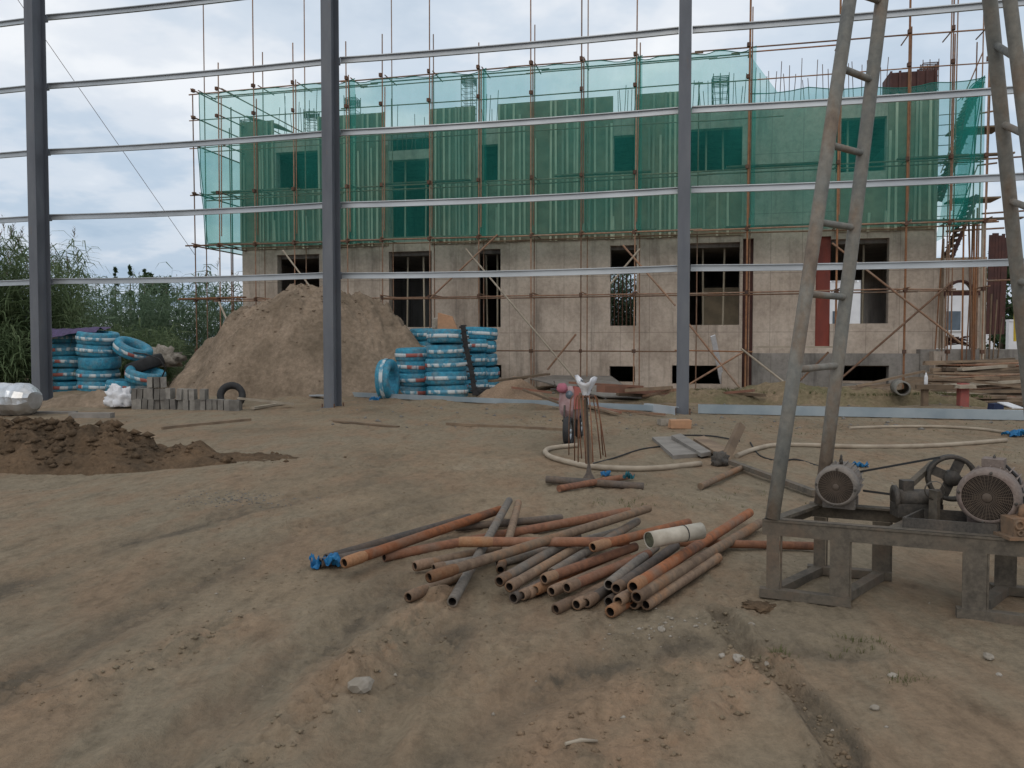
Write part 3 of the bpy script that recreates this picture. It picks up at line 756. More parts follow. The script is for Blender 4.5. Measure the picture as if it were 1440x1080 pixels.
# form boards right of the arch wall
f0, f1 = s_at(1388, NF + 2, 355), s_at(1415, NF + 2, 355)
za, zb_ = on(1400, 470, NF + 2)[1], on(1400, 332, NF + 2)[1]
for k in range(6):
    s = f0 + (f1 - f0) * (k + 0.5) / 6
    bar('form_plank', sn(s, NF + 2 + rnd.uniform(-.04, .04), za), sn(s + 0.05, NF + 2, zb_ + rnd.uniform(-0.1, 0.1)), (f1 - f0) / 6.4, 0.05, M['dark_ply'], bld, up=tuple(NX))
# steel stair flights behind the net at the right end
st = MB(); stn = NF + 1.0
def flight(sa, za, sb, zb_, N):
    for dn in (0, 0.8):
        bar('stair_stringer', sn(sa, N + dn, za), sn(sb, N + dn, zb_), 0.04, 0.11, M['dark_ply'], bld)
    k = 13
    for i in range(k):
        t = (i + 0.5) / k
        bar('stair_tread', sn(sa + (sb - sa) * t, N, za + (zb_ - za) * t + .05), sn(sa + (sb - sa) * t, N + 0.8, za + (zb_ - za) * t + .05), 0.20, 0.03, M['wood'], bld)
    pole('stair_rail', sn(sa, N, za + .9), sn(sb, N, zb_ + .9), .018, M['scaf'], bld, 6)
e0, e1 = s_at(1336, stn, 300), s_at(1374, stn, 300)
flight(e0, 3.9, e1, 6.0, stn); flight(e0, 6.0, e1, 8.2, stn + 1.0); flight(e0 + .3, 8.0, e1 + .1, 9.4, stn + .1)
for z in (5.98, 8.15):
    m = MB(); m.box(sn((e0 + e1) / 2 + .5, stn + .9, z), (e1 - e0 + .6, .9, .05), UX, NX); m.build('stair_landing', M['wood'], bld)
for k in range(13):
    z = 5.0 + k * .33
    pole('stair_bar', sn(e0 - .15, stn + 1.9, z), sn(e1 + .3, stn + 1.9, z + .02), .014, M['rebar'], bld, 5)

# ================================================================ SCAFFOLD
NO, NI = 24.2, 25.15
scf = empty('scaffold', sn(s_at(830, NO), NO, 0))
tag(scf, 'rusty tube scaffold in front of the concrete building', 'scaffold')
def ztop(px, py, N): return on(px, py, N)[1]
outer_st = [(275, 133, .99), (308, 88, 1), (359, -60, 1), (414, 60, 1), (489, 58, 1), (537, 48, 1), (604, -60, 1), (673, 60, 1), (747, -60, 1), (817, -60, 1), (892, -60, 1), (1050, -60, 2), (1177, -60, 2), (1274, -60, 2), (1335, -60, 1), (1384, -30, 1)]
OUT_S = []
for px, top, kind in outer_st:
    s = s_at(px, NO, 330); OUT_S.append(s)
    lean = rnd.uniform(-0.06, 0.06)
    zt = ztop(px, top, NO)
    gy = sn(s, NO)
    pole('standard', sn(s, NO, -0.15), sn(s + lean, NO, zt), 0.021 if kind < 2 else 0.030, M['scaf'] if kind < 2 else M['scaf_or'], scf)
    if zt > 9 and kind != .99:     # spliced extension tube beside it
        pole('standard', sn(s + 0.06, NO + 0.06, 5.2), sn(s + 0.06 + lean, NO + 0.06, min(zt, 10.4) - rnd.uniform(0, .6)), 0.019, M['scaf'], scf)
inner_st = [(290, -60), (325, 180), (372, 73), (430, -60), (478, -60), (553, -60), (611, 48), (680, 100), (751, 35), (826, -60), (900, 60), (980, 120), (1054, 10), (1332, -40), (1340, -60), (1366, 60), (1376, -60)]
for px, top in inner_st:
    s = s_at(px, NI, 330)
    pole('standard', sn(s, NI, -0.1), sn(s + rnd.uniform(-.05, .05), NI, ztop(px, top, NI)), 0.019, M['scaf'], scf)
# ledgers
S0, S1 = s_at(262, NO, 250), s_at(1392, NO, 250)
for z, N, a, b_, r in ((1.25, NO, 690, 1060, .026), (3.0, NO, 250, 1345, .026), (4.87, NO, 262, 1400, .034), (6.68, NO, 262, 1392, .03), (6.50, NO, 285, 480, .026), (8.35, NO, 262, 700, .024), (9.3, NO, 262, 1392, .024), (10.22, NO, 262, 1392, .03), (10.08, NO, 300, 1180, .028),
                       (4.87, NI, 290, 1380, .028), (6.68, NI, 290, 1380, .028), (3.0, NI, 300, 1380, .026), (10.22, NI, 300, 1050, .024), (8.35, NI, 290, 1100, .024)):
    a, b_ = s_at(a, N, 330), s_at(b_, N, 330)
    s = a; LN = 0.26 if (N == NO and z > 4.9) else -0.05      # the upper ledgers run inside the net
    while s < b_ - 0.1:                       # six metre tubes, lapped
        e = min(s + 6.0, b_); dz = rnd.uniform(-0.03, 0.03)
        pole('ledger', sn(s, N + LN, z + dz), sn(e, N + LN, z + rnd.uniform(-0.03, 0.03)), r * .8, M['scaf'] if rnd.random() < 0.9 else M['scaf_or'], scf)
        s = e - 0.25 if e < b_ else e
# transoms poking out at every standard
for s in OUT_S:
    for z in (3.0, 4.87, 6.68, 10.22):
        pole('transom', sn(s + 0.07, NO - (rnd.uniform(0.15, 0.35) if z < 5 else -.16), z + 0.06), sn(s + 0.07, NI + 0.25, z + 0.06), 0.019, M['scaf'], scf)
# couplers where tubes cross
mcp = MB(); mcp.box((0, 0, 0), (0.09, 0.12, 0.11)); ccm = mcp.mesh('coupler_mesh', M['rebar'])
for s in OUT_S:
    for z in (1.25, 3.0, 4.87, 6.68, 9.3, 10.22):
        inst('coupler', ccm, Matrix.Translation(sn(s, NO - 0.03, z)) @ Matrix.Rotation(-A13 + rnd.uniform(-.3, .3), 4, 'Z'), scf)
# diagonal braces from the photograph
for x0, y0, x1, y1, mt in ((655, 350, 815, 540, 'wood_pale'), (605, 420, 700, 330, 'scaf'), (398, 352, 440, 408, 'wood_pale'), (876, 345, 950, 430, 'scaf'), (858, 400, 900, 350, 'wood_pale'), (968, 455, 1040, 545, 'scaf'), (970, 540, 1045, 495, 'scaf'),
                        (1170, 342, 1350, 482, 'scaf'), (1185, 530, 1340, 395, 'scaf'), (1042, 490, 1130, 560, 'wood_pale'), (1115, 545, 1165, 495, 'scaf'), (770, 520, 810, 470, 'scaf')):
    a, b_ = on(x0, y0, NO - 0.1), on(x1, y1, NO - 0.1)
    pole('brace', sn(a[0], NO - 0.12, a[1]), sn(b_[0], NO - 0.12, max(b_[1], -0.1)), 0.03, M[mt], scf)
# return of the scaffold along the left end and the mid deck
sl = s_at(275, NO, 250)
for dn, px in ((2.2, 0), (4.4, 0), (6.6, 0)):
    pole('standard', sn(sl, NO + dn, -0.1), sn(sl, NO + dn, 10.3), 0.025, M['scaf'], scf)
for z in (4.87, 6.68, 8.35, 9.3, 10.22):
    pole('ledger', sn(sl, NO - 0.2, z), sn(sl, NO + 7.0, z + .03), 0.025, M['scaf'], scf)
    pole('ledger', sn(sl + 1.1, NO - 0.2, z - .05), sn(sl + 1.1, NO + 7.0, z), 0.023, M['scaf'], scf)
pole('brace', dp(308, 425, 25.0), dp(345, 508, 23.0), 0.032, M['wood_pale'], scf)
for k in range(9):
    a = s_at(300 + k * 120, NO + .5, 330)
    bar('plank', sn(a, NO + 0.35 + 0.25 * (k % 2), 4.93 + .045), sn(a + 3.2, NO + 0.35 + 0.25 * (k % 2), 4.93 + .045), 0.24, 0.045, M['wood'], scf)
    if k % 2 == 0: bar('plank', sn(a, NO + 0.5, 6.8), sn(a + 3.0, NO + 0.5, 6.8), 0.24, 0.045, M['wood'], scf)
bar('plank', sn(s_at(255, NO), NO, 3.05), sn(s_at(345, NO), NO, 3.08), 0.22, 0.045, M['scaf_or'], scf)
bar('plank', sn(s_at(1060, NO - .1, 487), NO - .1, 1.38), sn(s_at(1172, NO - .1, 487), NO - .1, 1.38), 0.22, 0.05, M['wood_pale'], scf)
# upright shores bundled round the arch
for px in (1321, 1324, 1328, 1360, 1364, 1368, 1372, 1376, 1392, 1397, 1403, 1409):
    s = s_at(px, NO + 0.5, 430)
    pole('shore', sn(s, NO + 0.4 + rnd.uniform(0, .6), 0.3), sn(s + rnd.uniform(-.12, .12), NO + 0.6, (rnd.uniform(4.2, 5.4) if px < 1390 else rnd.uniform(2.2, 4.0))), rnd.uniform(.018, .028), rnd.choice((M['scaf'], M['wood'], M['wood'], M['scaf_or'])), scf, 7)
pole('shore', sn(s_at(1382, NO + .3, 430), NO + .3, 0.5), sn(s_at(1381, NO + .3, 430), NO + .3, 5.0), .06, M['wood_pale'], scf, 9)
for z, x0, x1 in ((3.35, 1330, 1440), (4.9, 1330, 1412), (5.1, 1330, 1404), (6.5, 1375, 1408), (6.85, 1372, 1400), (5.4, 1380, 1450), (7.0, 1300, 1440), (8.4, 1375, 1395)):
    a, b_ = s_at(x0, NI + 1.2, 330), s_at(x1, NI + 1.2, 330)
    pole('ledger', sn(a, NI + 1.2, z), sn(b_, NI + 1.2, z + .05), 0.027, M['scaf'], scf)

# ================================================================ SAFETY NET
net = empty('safety_net', sn(s_at(830, NO), NO, 4.9))
tag(net, 'translucent green safety net hung over the scaffold of the upper storey', 'net')
def net_panel(pts_fn, ns, nz):
    m = MB(); b = 0
    for j in range(nz + 1):
        for i in range(ns + 1): m.v.append(tuple(pts_fn(i / ns, j / nz)))
    for j in range(nz):
        for i in range(ns):
            k = j * (ns + 1) + i
            m.f.append((k, k + 1, k + ns + 2, k + ns + 1)); m.sm.append(True)
    o_ = m.build('net_sheet', M['net'], net)
    W = ns + 1; top = [Vector(m.v[nz * W + i]) for i in range(0, W, 2)]; lft = [Vector(m.v[j * W]) for j in range(0, nz + 1, 2)]
    for line in (top, lft):
        if len(line) > 2:
            r_ = MB(); r_.tube(line, .014, 5); r_.build('hem_rope', M['hem'], o_)
    return o_
def billow(s, z): return 0.07 * mnoise.noise(Vector((s * 0.9, z * 0.5, 3))) + 0.035 * mnoise.noise(Vector((s * 3.1, z * 0.9, 9))) + 0.02 * mnoise.noise(Vector((s * 7, z * 2.2, 4)))
def front(sa, sb, zb, zt, N, edge=None):
    def fn(u, v):
        s = sa + (sb - sa) * u
        zt_ = zt(u) if callable(zt) else zt
        z = zb + (zt_ - zb) * v
        if edge: s += edge(u, v)
        return sn(s, N + billow(s, z), z)
    return fn
joint = s_at(1052, NO, 200)
xs = [s_at(p, NO, 220) for p in (278, 489, 673, 892)] + [joint]
for k in range(4):
    a, b_ = xs[k], xs[k + 1]
    ed = (lambda u, v: (1 - u) ** 6 * 0.55 * max(0, 0.55 - v)) if k == 0 else None
    net_panel(front(a, b_ + 0.22, 4.80 + 0.02 * k, lambda u: 10.2 - 0.09 * abs(math.sin(u * 9.4)) - .04 * math.sin(u * 23), NO + 0.13 + .03 * (k % 2), ed), 48, 26)
# right bay: only up to the wall head
net_panel(front(joint + 0.05, s_at(1386, NO, 250), 4.82, lambda u: 8.86 + 0.07 * math.sin(u * 7) - .08 * abs(math.sin(u * 12)), NO + 0.15), 54, 22)
# loose corner flapping back over the third column bay
def flap(u, v):
    s = joint + 0.02 + 0.85 * u * (1 - v * 0.9); z = 10.15 - (1 - v) * 1.35 - 0.15 * u + 0.25 * u * (1 - v)
    return sn(s, NO + 0.12 + 0.3 * u, z)
net_panel(flap, 6, 8)
# left end, lower lift only, and right end
def left_side(u, v): return sn(sl + 0.25 * (1 - v) * (1 - u) + billow(u * 7, v * 4), NO + 0.15 + 6.6 * u, 4.85 + (8.35 - 4.85) * v)
net_panel(left_side, 18, 10)
sr_ = s_at(1385, NO, 250)
def right_side(u, v): return sn(sr_ - 0.9 * (1 - v) * (1 - u) * 0.5 + billow(u * 5, v * 4), NO + 0.15 + 4.2 * u * (1 - 0.45 * v), 4.85 + (8.9 - 4.85) * v)
net_panel(right_side, 14, 10)
net_panel(lambda u, v: right_side(u * .45 + .02, v) + UX * -.06, 10, 10)

# ================================================================ STEEL FRAME
NC = 16.78
SCOL = [s_at(60, NC, 560), s_at(468, NC, 560), s_at(960, NC, 560), s_at(960, NC, 560) + 8.1]
frame = empty('portal_framework', sn(-8.5, NC, 0))
tag(frame, 'grey steel portal columns with horizontal galvanised girts across the yard', 'steel frame')
for s in [SCOL[0] - 8.1] + SCOL:
    col_e = empty('column', (0, 0, 0)); col_e.parent = frame; ROOT[col_e.name] = ROOT[frame.name]
    for dn in (-0.2, 0.2):
        m = MB(); m.box(sn(s, NC + dn, 5.72), (0.25, 0.016, 11.56), UX, NX); m.build('flange', M['steel'], col_e)
    m = MB(); m.box(sn(s, NC, 5.72), (0.012, 0.383, 11.55), UX, NX); m.build('web', M['steel'], col_e)
    m = MB(); m.box(sn(s, NC, -0.02), (0.36, 0.56, 0.04), UX, NX); m.build('base_plate', M['steel'], col_e)
    for a in (-1, 1):
        for b_ in (-1, 1):
            pole('anchor_bolt', sn(s + a * 0.15, NC + b_ * 0.24, -0.02), sn(s + a * 0.15, NC + b_ * 0.24, 0.09), 0.016, M['rebar'], col_e, 6)
    for z in (3.07, 4.71, 6.38, 8.03, 9.75):
        m = MB(); m.box(sn(s, NC + 0.262, z), (0.22, 0.10, 0.16), UX, NX); m.build('girt_cleat', M['steel'], col_e)
alls = [SCOL[0] - 8.1] + SCOL
for z in (3.07, 4.71, 6.38, 8.03, 9.75):
    for a, b_ in zip(alls[:-1], alls[1:]):
        # channel section: web towards the building, lips up and down
        m = MB(); zz = z + rnd.uniform(-0.012, 0.012); nn = 12
        prof = [(-0.03, -0.07), (0.03, -0.07), (0.03, 0.07), (-0.03, 0.07), (-0.03, 0.052), (0.026, 0.052), (0.026, -0.066), (-0.03, -0.066)]
        b0 = len(m.v)
        for k in range(nn + 1):
            t = k / nn; s = a + 0.14 + (b_ - a - 0.28) * t; sag = -0.035 * 4 * t * (1 - t)
            tw = 0.0
            for n_, h_ in prof: m.v.append(tuple(sn(s, NC + 0.2 + n_ + 0.03, zz + h_ + sag)))
        for k in range(nn):
            for i in range(len(prof)):
                i2 = (i + 1) % len(prof)
                m.f.append((b0 + k * 8 + i, b0 + (k + 1) * 8 + i, b0 + (k + 1) * 8 + i2, b0 + k * 8 + i2)); m.sm.append(False)
        m.build('girt', M['galv'], frame)
# channels lying at the foot of the frame
def channel(name, p0, p1, w, h, t, mat, label):
    p0 = Vector(p0); p1 = Vector(p1); ax = (p1 - p0).normalized(); ay = Vector((0, 0, 1)).cross(ax).normalized()
    m = MB()
    prof = [(0, 0), (w, 0), (w, h), (0, h), (0, h - 0.02), (t, h - 0.02), (t, h - t), (w - t, h - t), (w - t, t), (t, t), (t, 0.02), (0, 0.02)]
    prof = [(-w / 2 + w - a, b_) for a, b_ in prof]      # web faces the camera
    b0 = len(m.v); n_ = len(prof)
    for p in (p0, p1):
        for a, b_ in prof: m.v.append(tuple(p + ay * (-a if False else a) + Vector((0, 0, b_))))
    for i in range(n_):
        i2 = (i + 1) % n_
        m.f.append((i, n_ + i, n_ + i2, i2)); m.sm.append(False)
    m.f.append(tuple(range(n_))[::-1]); m.f.append(tuple(range(n_, 2 * n_))); m.sm += [False, False]
    o = m.build(name, mat, None, tuple(p0)); tag(o, label, 'steel channel'); return o
a, b_ = gp(430, 556), gp(925, 580)
channel('steel_channel', a + Vector((0, 0, .03)), b_ + Vector((0, 0, .03)), 0.07, 0.12, 0.004, M['galv_blue'], 'long galvanised channel lying between the second and third columns')
a, b_ = sn(0.12, NC - 0.02, 0.02), sn(9.5, NC - 0.02, 0.0)
channel('steel_channel', a, b_, 0.12, 0.185, 0.004, M['galv_blue'], 'heavy galvanised channel lying right of the third column')
a, b_ = gp(908, 578), gp(952, 584)
channel('steel_channel', a, b_, 0.1, 0.17, 0.004, M['galv_bright'], 'short bright channel offcut touching the foot of the third column')
# guy wire
o = pole('guy_wire', sn(-17.4, NC - .4, 11.4), sn(s_at(277, NO, 365), NO - .1, 4.55), 0.008, M['rebar'], None, 5)
tag(o, 'thin slanting guy wire crossing the sky right of the first column', 'wire')

# ================================================================ PLANTS
def ribbons_mesh(name, segs, mat, origin, parent=None):
    """segs: array (n,4,3) of quads"""
    q = np.asarray(segs, float).reshape(-1, 4, 3) - np.array(origin)
    me = bpy.data.meshes.new(name)
    me.vertices.add(len(q) * 4); me.vertices.foreach_set('co', q.ravel())
    me.loops.add(len(q) * 4); me.loops.foreach_set('vertex_index', np.arange(len(q) * 4))
    me.polygons.add(len(q)); me.polygons.foreach_set('loop_start', np.arange(0, len(q) * 4, 4)); me.polygons.foreach_set('loop_total', np.full(len(q), 4))
    me.materials.append(mat); me.update(calc_edges=True)
    o = bpy.data.objects.new(name, me); C.objects.link(o)
    if parent is None: o.location = origin; ROOT[o.name] = tuple(origin)
    else: o.parent = parent
    return o
rs = np.random.RandomState(5)
def reed_bed(name, spots, mat, hmin, hmax, leaves, wl_, label, plumes=0.6):
    segs = []; pl_ = []
    for (x, y) in spots:
        h = rs.uniform(hmin, hmax); lean = rs.uniform(-0.09, 0.09, 2) * h
        base = np.array([x, y, -0.1]); tip = base + np.array([lean[0], lean[1], h])
        a = rs.uniform(0, math.pi); wv = np.array([math.cos(a), math.sin(a), 0]) * 0.012
        segs.append([base - wv, base + wv, tip + wv * .5, tip - wv * .5])
        for k in range(leaves):
            t = rs.uniform(0.10, 1.0); p = base + (tip - base) * t
            az = rs.uniform(0, 2 * math.pi); L = rs.uniform(0.45, 0.95) * (0.75 + 0.5 * (1 - abs(t - .6)))
            d = np.array([math.cos(az), math.sin(az), 0]); side = np.array([-d[1], d[0], rs.uniform(-.5, .5)]) * wl_ * rs.uniform(.6, 1.2)
            up = rs.uniform(0.35, 0.95); dr = rs.uniform(0.2, 0.9)
            pts = [p, p + d * L * .35 + np.array([0, 0, up * L * .42]), p + d * L * .75 + np.array([0, 0, up * L * .42 - dr * L * .08]), p + d * L + np.array([0, 0, up * L * .3 - dr * L * .45])]
            ws = [0.5, 1.0, 0.75, 0.05]
            for i in range(3):
                segs.append([pts[i] - side * ws[i], pts[i] + side * ws[i], pts[i + 1] + side * ws[i + 1], pts[i + 1] - side * ws[i + 1]])
        if rs.rand() < plumes and h > (hmin + hmax) * 0.5:
            bend = np.array([rs.uniform(-.12, .12), rs.uniform(-.12, .12), 0])
            for k in range(16):
                t = k / 16; p = tip + np.array([0, 0, 0.5 * t]) + bend * t
                az = rs.uniform(0, 6.28); d = np.array([math.cos(az), math.sin(az), 0.9]) * (0.16 * (1 - t * .8))
                sd = np.array([-math.sin(az), math.cos(az), 0]) * 0.014
                pl_.append([p - sd, p + sd, p + d + sd * .3, p + d - sd * .3])
    o0 = np.array(spots).mean(0)
    o = ribbons_mesh(name, segs, mat, (o0[0], o0[1], 0)); tag(o, label, 'reeds', kind='stuff')
    if pl_:
        ob = ribbons_mesh('plume', np.array(pl_) , M['plume'], (o0[0], o0[1], 0), o); ob['kind'] = 'stuff'
    return o
sp = []
for k in range(420):
    Yv = rs.uniform(24.5, 31); px = rs.uniform(-130, 118) if rs.rand() < .8 else rs.uniform(-130, 75)
    sp.append(tuple(dp(px, 500, Yv)[:2]))
reed_bed('reed_bed', [p for p in sp if True][:420], M['reed'], 2.6, 5.1, 34, 0.024, 'tall dense reeds with feathery plumes at the left edge behind the first column')
sp = []
for k in range(620):
    Yv = rs.uniform(36, 52); px = rs.uniform(60, 470)
    sp.append(tuple(dp(px, 500, Yv)[:2]))
reed_bed('reed_bed', sp, M['reed_far'], 3.0, 5.3, 22, 0.034, 'far belt of dark green reeds between the first column and the mound', 0.15)
sp = []
for k in range(170):
    Yv = rs.uniform(36.8, 40); px = rs.uniform(840, 925) if k % 3 else rs.uniform(400, 960)
    sp.append(tuple(dp(px, 500, Yv)[:2]))
reed_bed('reed_bed', sp, M['reed_far'], 3.2, 5.2, 26, 0.04, 'green reeds seen through the openings behind the concrete building', 0.1)
sp = [tuple(dp(rs.uniform(-60, 30), 500, rs.uniform(22.5, 24.5))[:2]) for k in range(40)] + [tuple(dp(rs.uniform(80, 240), 500, rs.uniform(26.5, 34))[:2]) for k in range(190)]
reed_bed('reed_bed', sp, M['reed'], 0.9, 2.3, 24, 0.024, 'lower leafy reeds in front of the far belt, behind the left tyre stacks', 0)

def tree(px, py_top, Yv, rad, conic, label, mat='leaf', n_leaf=1500, leaf=0.16, group='trees far behind the yard'):
    top = dp(px, py_top, Yv); h = top.z; x, y = top.x, Yv
    e = empty('tree', (x, y, 0)); tag(e, label, 'tree', group)
    m = MB(); m.tube([(x, y, -0.2), (x + .05, y, h * .35), (x - .04, y, h * .65), (x, y, h * .95)], [h * .022, h * .017, h * .011, 0.015], 8)
    for k in range(9):
        z = h * rs.uniform(.25, .85); a = rs.uniform(0, 6.28); L = rad * (0.8 if not conic else 0.9 * (1 - z / h))
        m.tube([(x, y, z), (x + math.cos(a) * L * .5, y + math.sin(a) * L * .5, z + L * .25), (x + math.cos(a) * L, y + math.sin(a) * L, z + L * .4)], [h * .008, h * .005, .012], 5)
    m.build('trunk', M['bark'], e)
    cl = []
    for k in range(26 if not conic else 34):
        z = rs.uniform(0.12, 1.0); a = rs.uniform(0, 6.28)
        rr = rad * ((1 - z) ** 0.8 + 0.05) if conic else rad * math.sin(math.pi * min(1, (z * .85 + .12))) ** .7
        rr *= rs.uniform(.45, 1.0)
        cl.append((x + math.cos(a) * rr * .7, y + math.sin(a) * rr * .7, h * z, rad * rs.uniform(.16, .34) * (1 if not conic else (1.15 - z))))
    q = []
    for k in range(n_leaf):
        cx, cy, cz, r_ = cl[rs.randint(len(cl))]
        d = rs.normal(size=3); d *= r_ * rs.uniform(.3, 1) ** .5 / np.linalg.norm(d)
        p = np.array([cx, cy, cz]) + d; a_ = rs.normal(size=3); a_ /= np.linalg.norm(a_); b_ = np.cross(a_, rs.normal(size=3)); b_ /= np.linalg.norm(b_)
        a_ *= leaf * rs.uniform(.6, 1.3); b_ *= leaf * .5
        q.append([p - a_, p + b_, p + a_, p - b_])
    ribbons_mesh('crown', np.array(q), M[mat], (x, y, 0), e)
for px, pt, nm in ((162, 378, 'left'), (183, 376, ''), (203, 382, ''), (234, 384, '')):
    pass
tree(162, 377, 75, 1.0, True, 'far pointed tree, leftmost of the row over the reeds', n_leaf=900, leaf=.22)
tree(183, 375, 75, 1.1, True, 'far pointed tree, second from left over the reeds', n_leaf=900, leaf=.22)
tree(203, 380, 76, 1.0, True, 'far pointed tree, third from left over the reeds', n_leaf=900, leaf=.22)
tree(234, 385, 78, 1.2, True, 'far pointed tree, rightmost of the row over the reeds', n_leaf=900, leaf=.22)
tree(215, 391, 80, 3.2, False, 'far rounded tree low between the pointed trees', n_leaf=1800, leaf=.28)
tree(1412, 352, 44, 2.0, False, 'bushy tree at the right edge behind the arch wall', n_leaf=2600, leaf=.17)
tree(1475, 372, 47, 2.4, False, 'bushy tree cut by the right edge of the picture', n_leaf=2200, leaf=.18)

# white building and low wall far behind, at the right
wb = empty('white_building', dp(1270, 480, 62)); wb.location.z = 0; ROOT[wb.name] = tuple(wb.location)
tag(wb, 'white building seen through the openings at the right', 'building')
x0, x1 = dp(1120, 480, 62).x, dp(1400, 480, 62).x
zt = dp(1200, 396, 62).z
m = MB(); m.box(((x0 + x1) / 2, 65, zt / 2), (x1 - x0, 6, zt)); m.build('wall', M['white_wall'], wb)
for k in range(7):
    xx = x0 + (x1 - x0) * (k + .5) / 7
    m = MB(); m.box((xx, 61.98, zt * .52), (1.1, .06, 1.5)); w_ = m.build('window', M['glass'], wb)
    m = MB(); m.box((xx, 61.93, zt * .52 - .8), (1.4, .16, .09)); m.build('sill', M['white_wall'], w_)
m = MB()
for k in range(36): m.box((x0 + (x1 - x0) * (k + .5) / 36, 62.05, zt + .22), ((x1 - x0) / 72, .3, .44))
m.build('parapet', M['white_wall'], wb)
x0, x1 = dp(1418, 480, 40).x, dp(1560, 480, 40).x
m = MB(); zw = dp(1420, 452, 40).z; m.box(((x0 + x1) / 2, 40.1, zw / 2), (x1 - x0, .24, zw)); m.box(((x0 + x1) / 2, 40.1, zw + .05), (x1 - x0, .34, .1))
tag(m.build('garden_wall', M['white_wall'], None), 'low white wall at the right edge behind the shores', 'wall')
o = pole('yellow_post', dp(1427, 480, 36), dp(1428, 405, 36), 0.06, M['yellow']); o.name = 'post'; tag(o, 'thin yellow post at the right edge in front of the trees', 'post')

# ================================================================ WRAPPED TYRES
TR, TW = 0.55, 0.375
def tyre_meshes():
    m = MB(); hw = TW / 2
    prof = [(0.30, -hw * .55), (0.36, -hw * .9), (0.45, -hw), (0.515, -hw * .93), (0.545, -hw * .7), (0.55, 0), (0.545, hw * .7), (0.515, hw * .93), (0.45, hw), (0.36, hw * .9), (0.30, hw * .55)]
    n = 64; b0 = 0
    for k in range(n):
        th = 2 * math.pi * k / n; rr = 1 + 0.020 * (k % 2) * rnd.uniform(.4, 1) - .008 + 0.012 * mnoise.noise(Vector((math.cos(th) * 2, math.sin(th) * 2, 1)))
        for r, h in prof: m.v.append((r * rr * math.cos(th), r * rr * math.sin(th), h))
    L = len(prof)
    for k in range(n):
        k2 = (k + 1) % n
        for i in range(L):
            i2 = (i + 1) % L
            m.f.append((k * L + i, k2 * L + i, k2 * L + i2, k * L + i2)); m.sm.append(True)
    wrap = m.mesh('wrapped_tyre_mesh', M['wrap']); blk = m.mesh('bare_tyre_mesh', M['black'])
    m = MB(); m.lathe([(0.562, -0.05), (0.570, -0.046), (0.570, 0.046), (0.562, 0.05)], 36, a0=R(10), a1=R(200))
    return wrap, blk, m.mesh('printed_band_mesh', M['band'])
WRAP, BARE, BAND = tyre_meshes()
ORD = ['lowest', 'second', 'third', 'fourth', 'fifth', 'sixth', 'seventh']
def tyre(loc, rot, label, band=True, group=None, bare=False):
    o = bpy.data.objects.new('bare_tyre' if bare else 'wrapped_tyre', BARE if bare else WRAP); C.objects.link(o)
    o.location = loc; o.rotation_euler = rot; ROOT[o.name] = tuple(loc)
    tag(o, label, 'tyre', group)
    if band:
        c = bpy.data.objects.new('printed_band', BAND); C.objects.link(c); c.parent = o
    return o
def stack(px, py, n, where, group, th=None, tilt=0.0, noband=(), jx=0.055, Yadd=0, sc_=1.0):
    p = gp(px, py); p = p * (1 + Yadd / p.y) if Yadd else p
    z = gz(p.x, p.y) - 0.03; th = th or TW * .95
    for k in range(n):
        zc = z + th * (k + 0.5)
        t = tilt * (k / max(1, n - 1))
        lab = f'{ORD[k]} blue-wrapped tyre' + (' from the ground' if k else '') + f' in {where}'
        if k == n - 1: lab = f'topmost blue-wrapped tyre in {where}'
        o = tyre((p.x + rnd.uniform(-jx, jx), p.y + rnd.uniform(-jx, jx), zc), (rnd.uniform(-.05, .05), -t + rnd.uniform(-.045, .045), R(150) + rnd.uniform(-.5, .5)), lab, k not in noband, group)
        o.scale = (sc_, sc_, 1)
    return p, z + th * n
GL, GC = 'blue-wrapped tyres stacked left of the mound', 'blue-wrapped tyres stacked right of the mound'
pL1, zL1 = stack(97, 550, 5, 'the stack nearest the first column', GL, 0.385)
pL2, zL2 = stack(140, 552, 5, 'the tall stack beside the leaning tyre', GL, 0.37, 0.10, (2,), sc_=1.06)
q = dp(187, 491, 23.6); tyre(q, (0.1, R(-27), R(150)), 'blue-wrapped tyre leaning up to the right beside the left stacks', True, GL)
q = dp(205, 528, 23.0); tyre(q, (0.15, R(-14), R(120)), 'lower tilted blue-wrapped tyre sliding off the left stacks', True, GL)
q = dp(204, 513, 23.5); tyre(q, (0.1, R(-20), 0), 'bare black tyre jammed between two tilted wrapped tyres', False, None, True)
q = dp(178, 543, 23.2); tyre(q, (0.0, R(-3), R(160)), 'blue-wrapped tyre lying at the bottom under the bare black tyre', True, GL)
m = MB(); pts = [dp(188, 496, 22.9), dp(205, 498, 22.6), dp(225, 505, 22.5), dp(233, 518, 22.6), dp(228, 530, 22.8)]
m.tube(pts, 0.022, 6); tag(m.build('rubber_loop', M['black'], None), 'thin black rubber loop hanging off the tilted tyres', 'rubber loop')
# purple cloth thrown over the left stacks
u = np.linspace(0, 1, 26); U, V = np.meshgrid(u, u)
a = dp(78, 466, pL1.y); b_ = dp(144, 462, pL2.y)
Xc = a.x + (b_.x - a.x) * U; Yc = pL2.y - .35 + 0.9 * V; Zc = zL2 + 0.10 + 0.12 * fbm(U * 4, V * 4, 3) - 0.22 * (1 - U) ** 3 * (1 - V) - .18 * (1 - V) ** 6
tag(grid_mesh('cloth', Xc, Yc, Zc, M['purple'], True, (float(Xc.mean()), float(Yc.mean()), float(Zc.min()))), 'crumpled purple cloth thrown over the left tyre stacks', 'cloth')
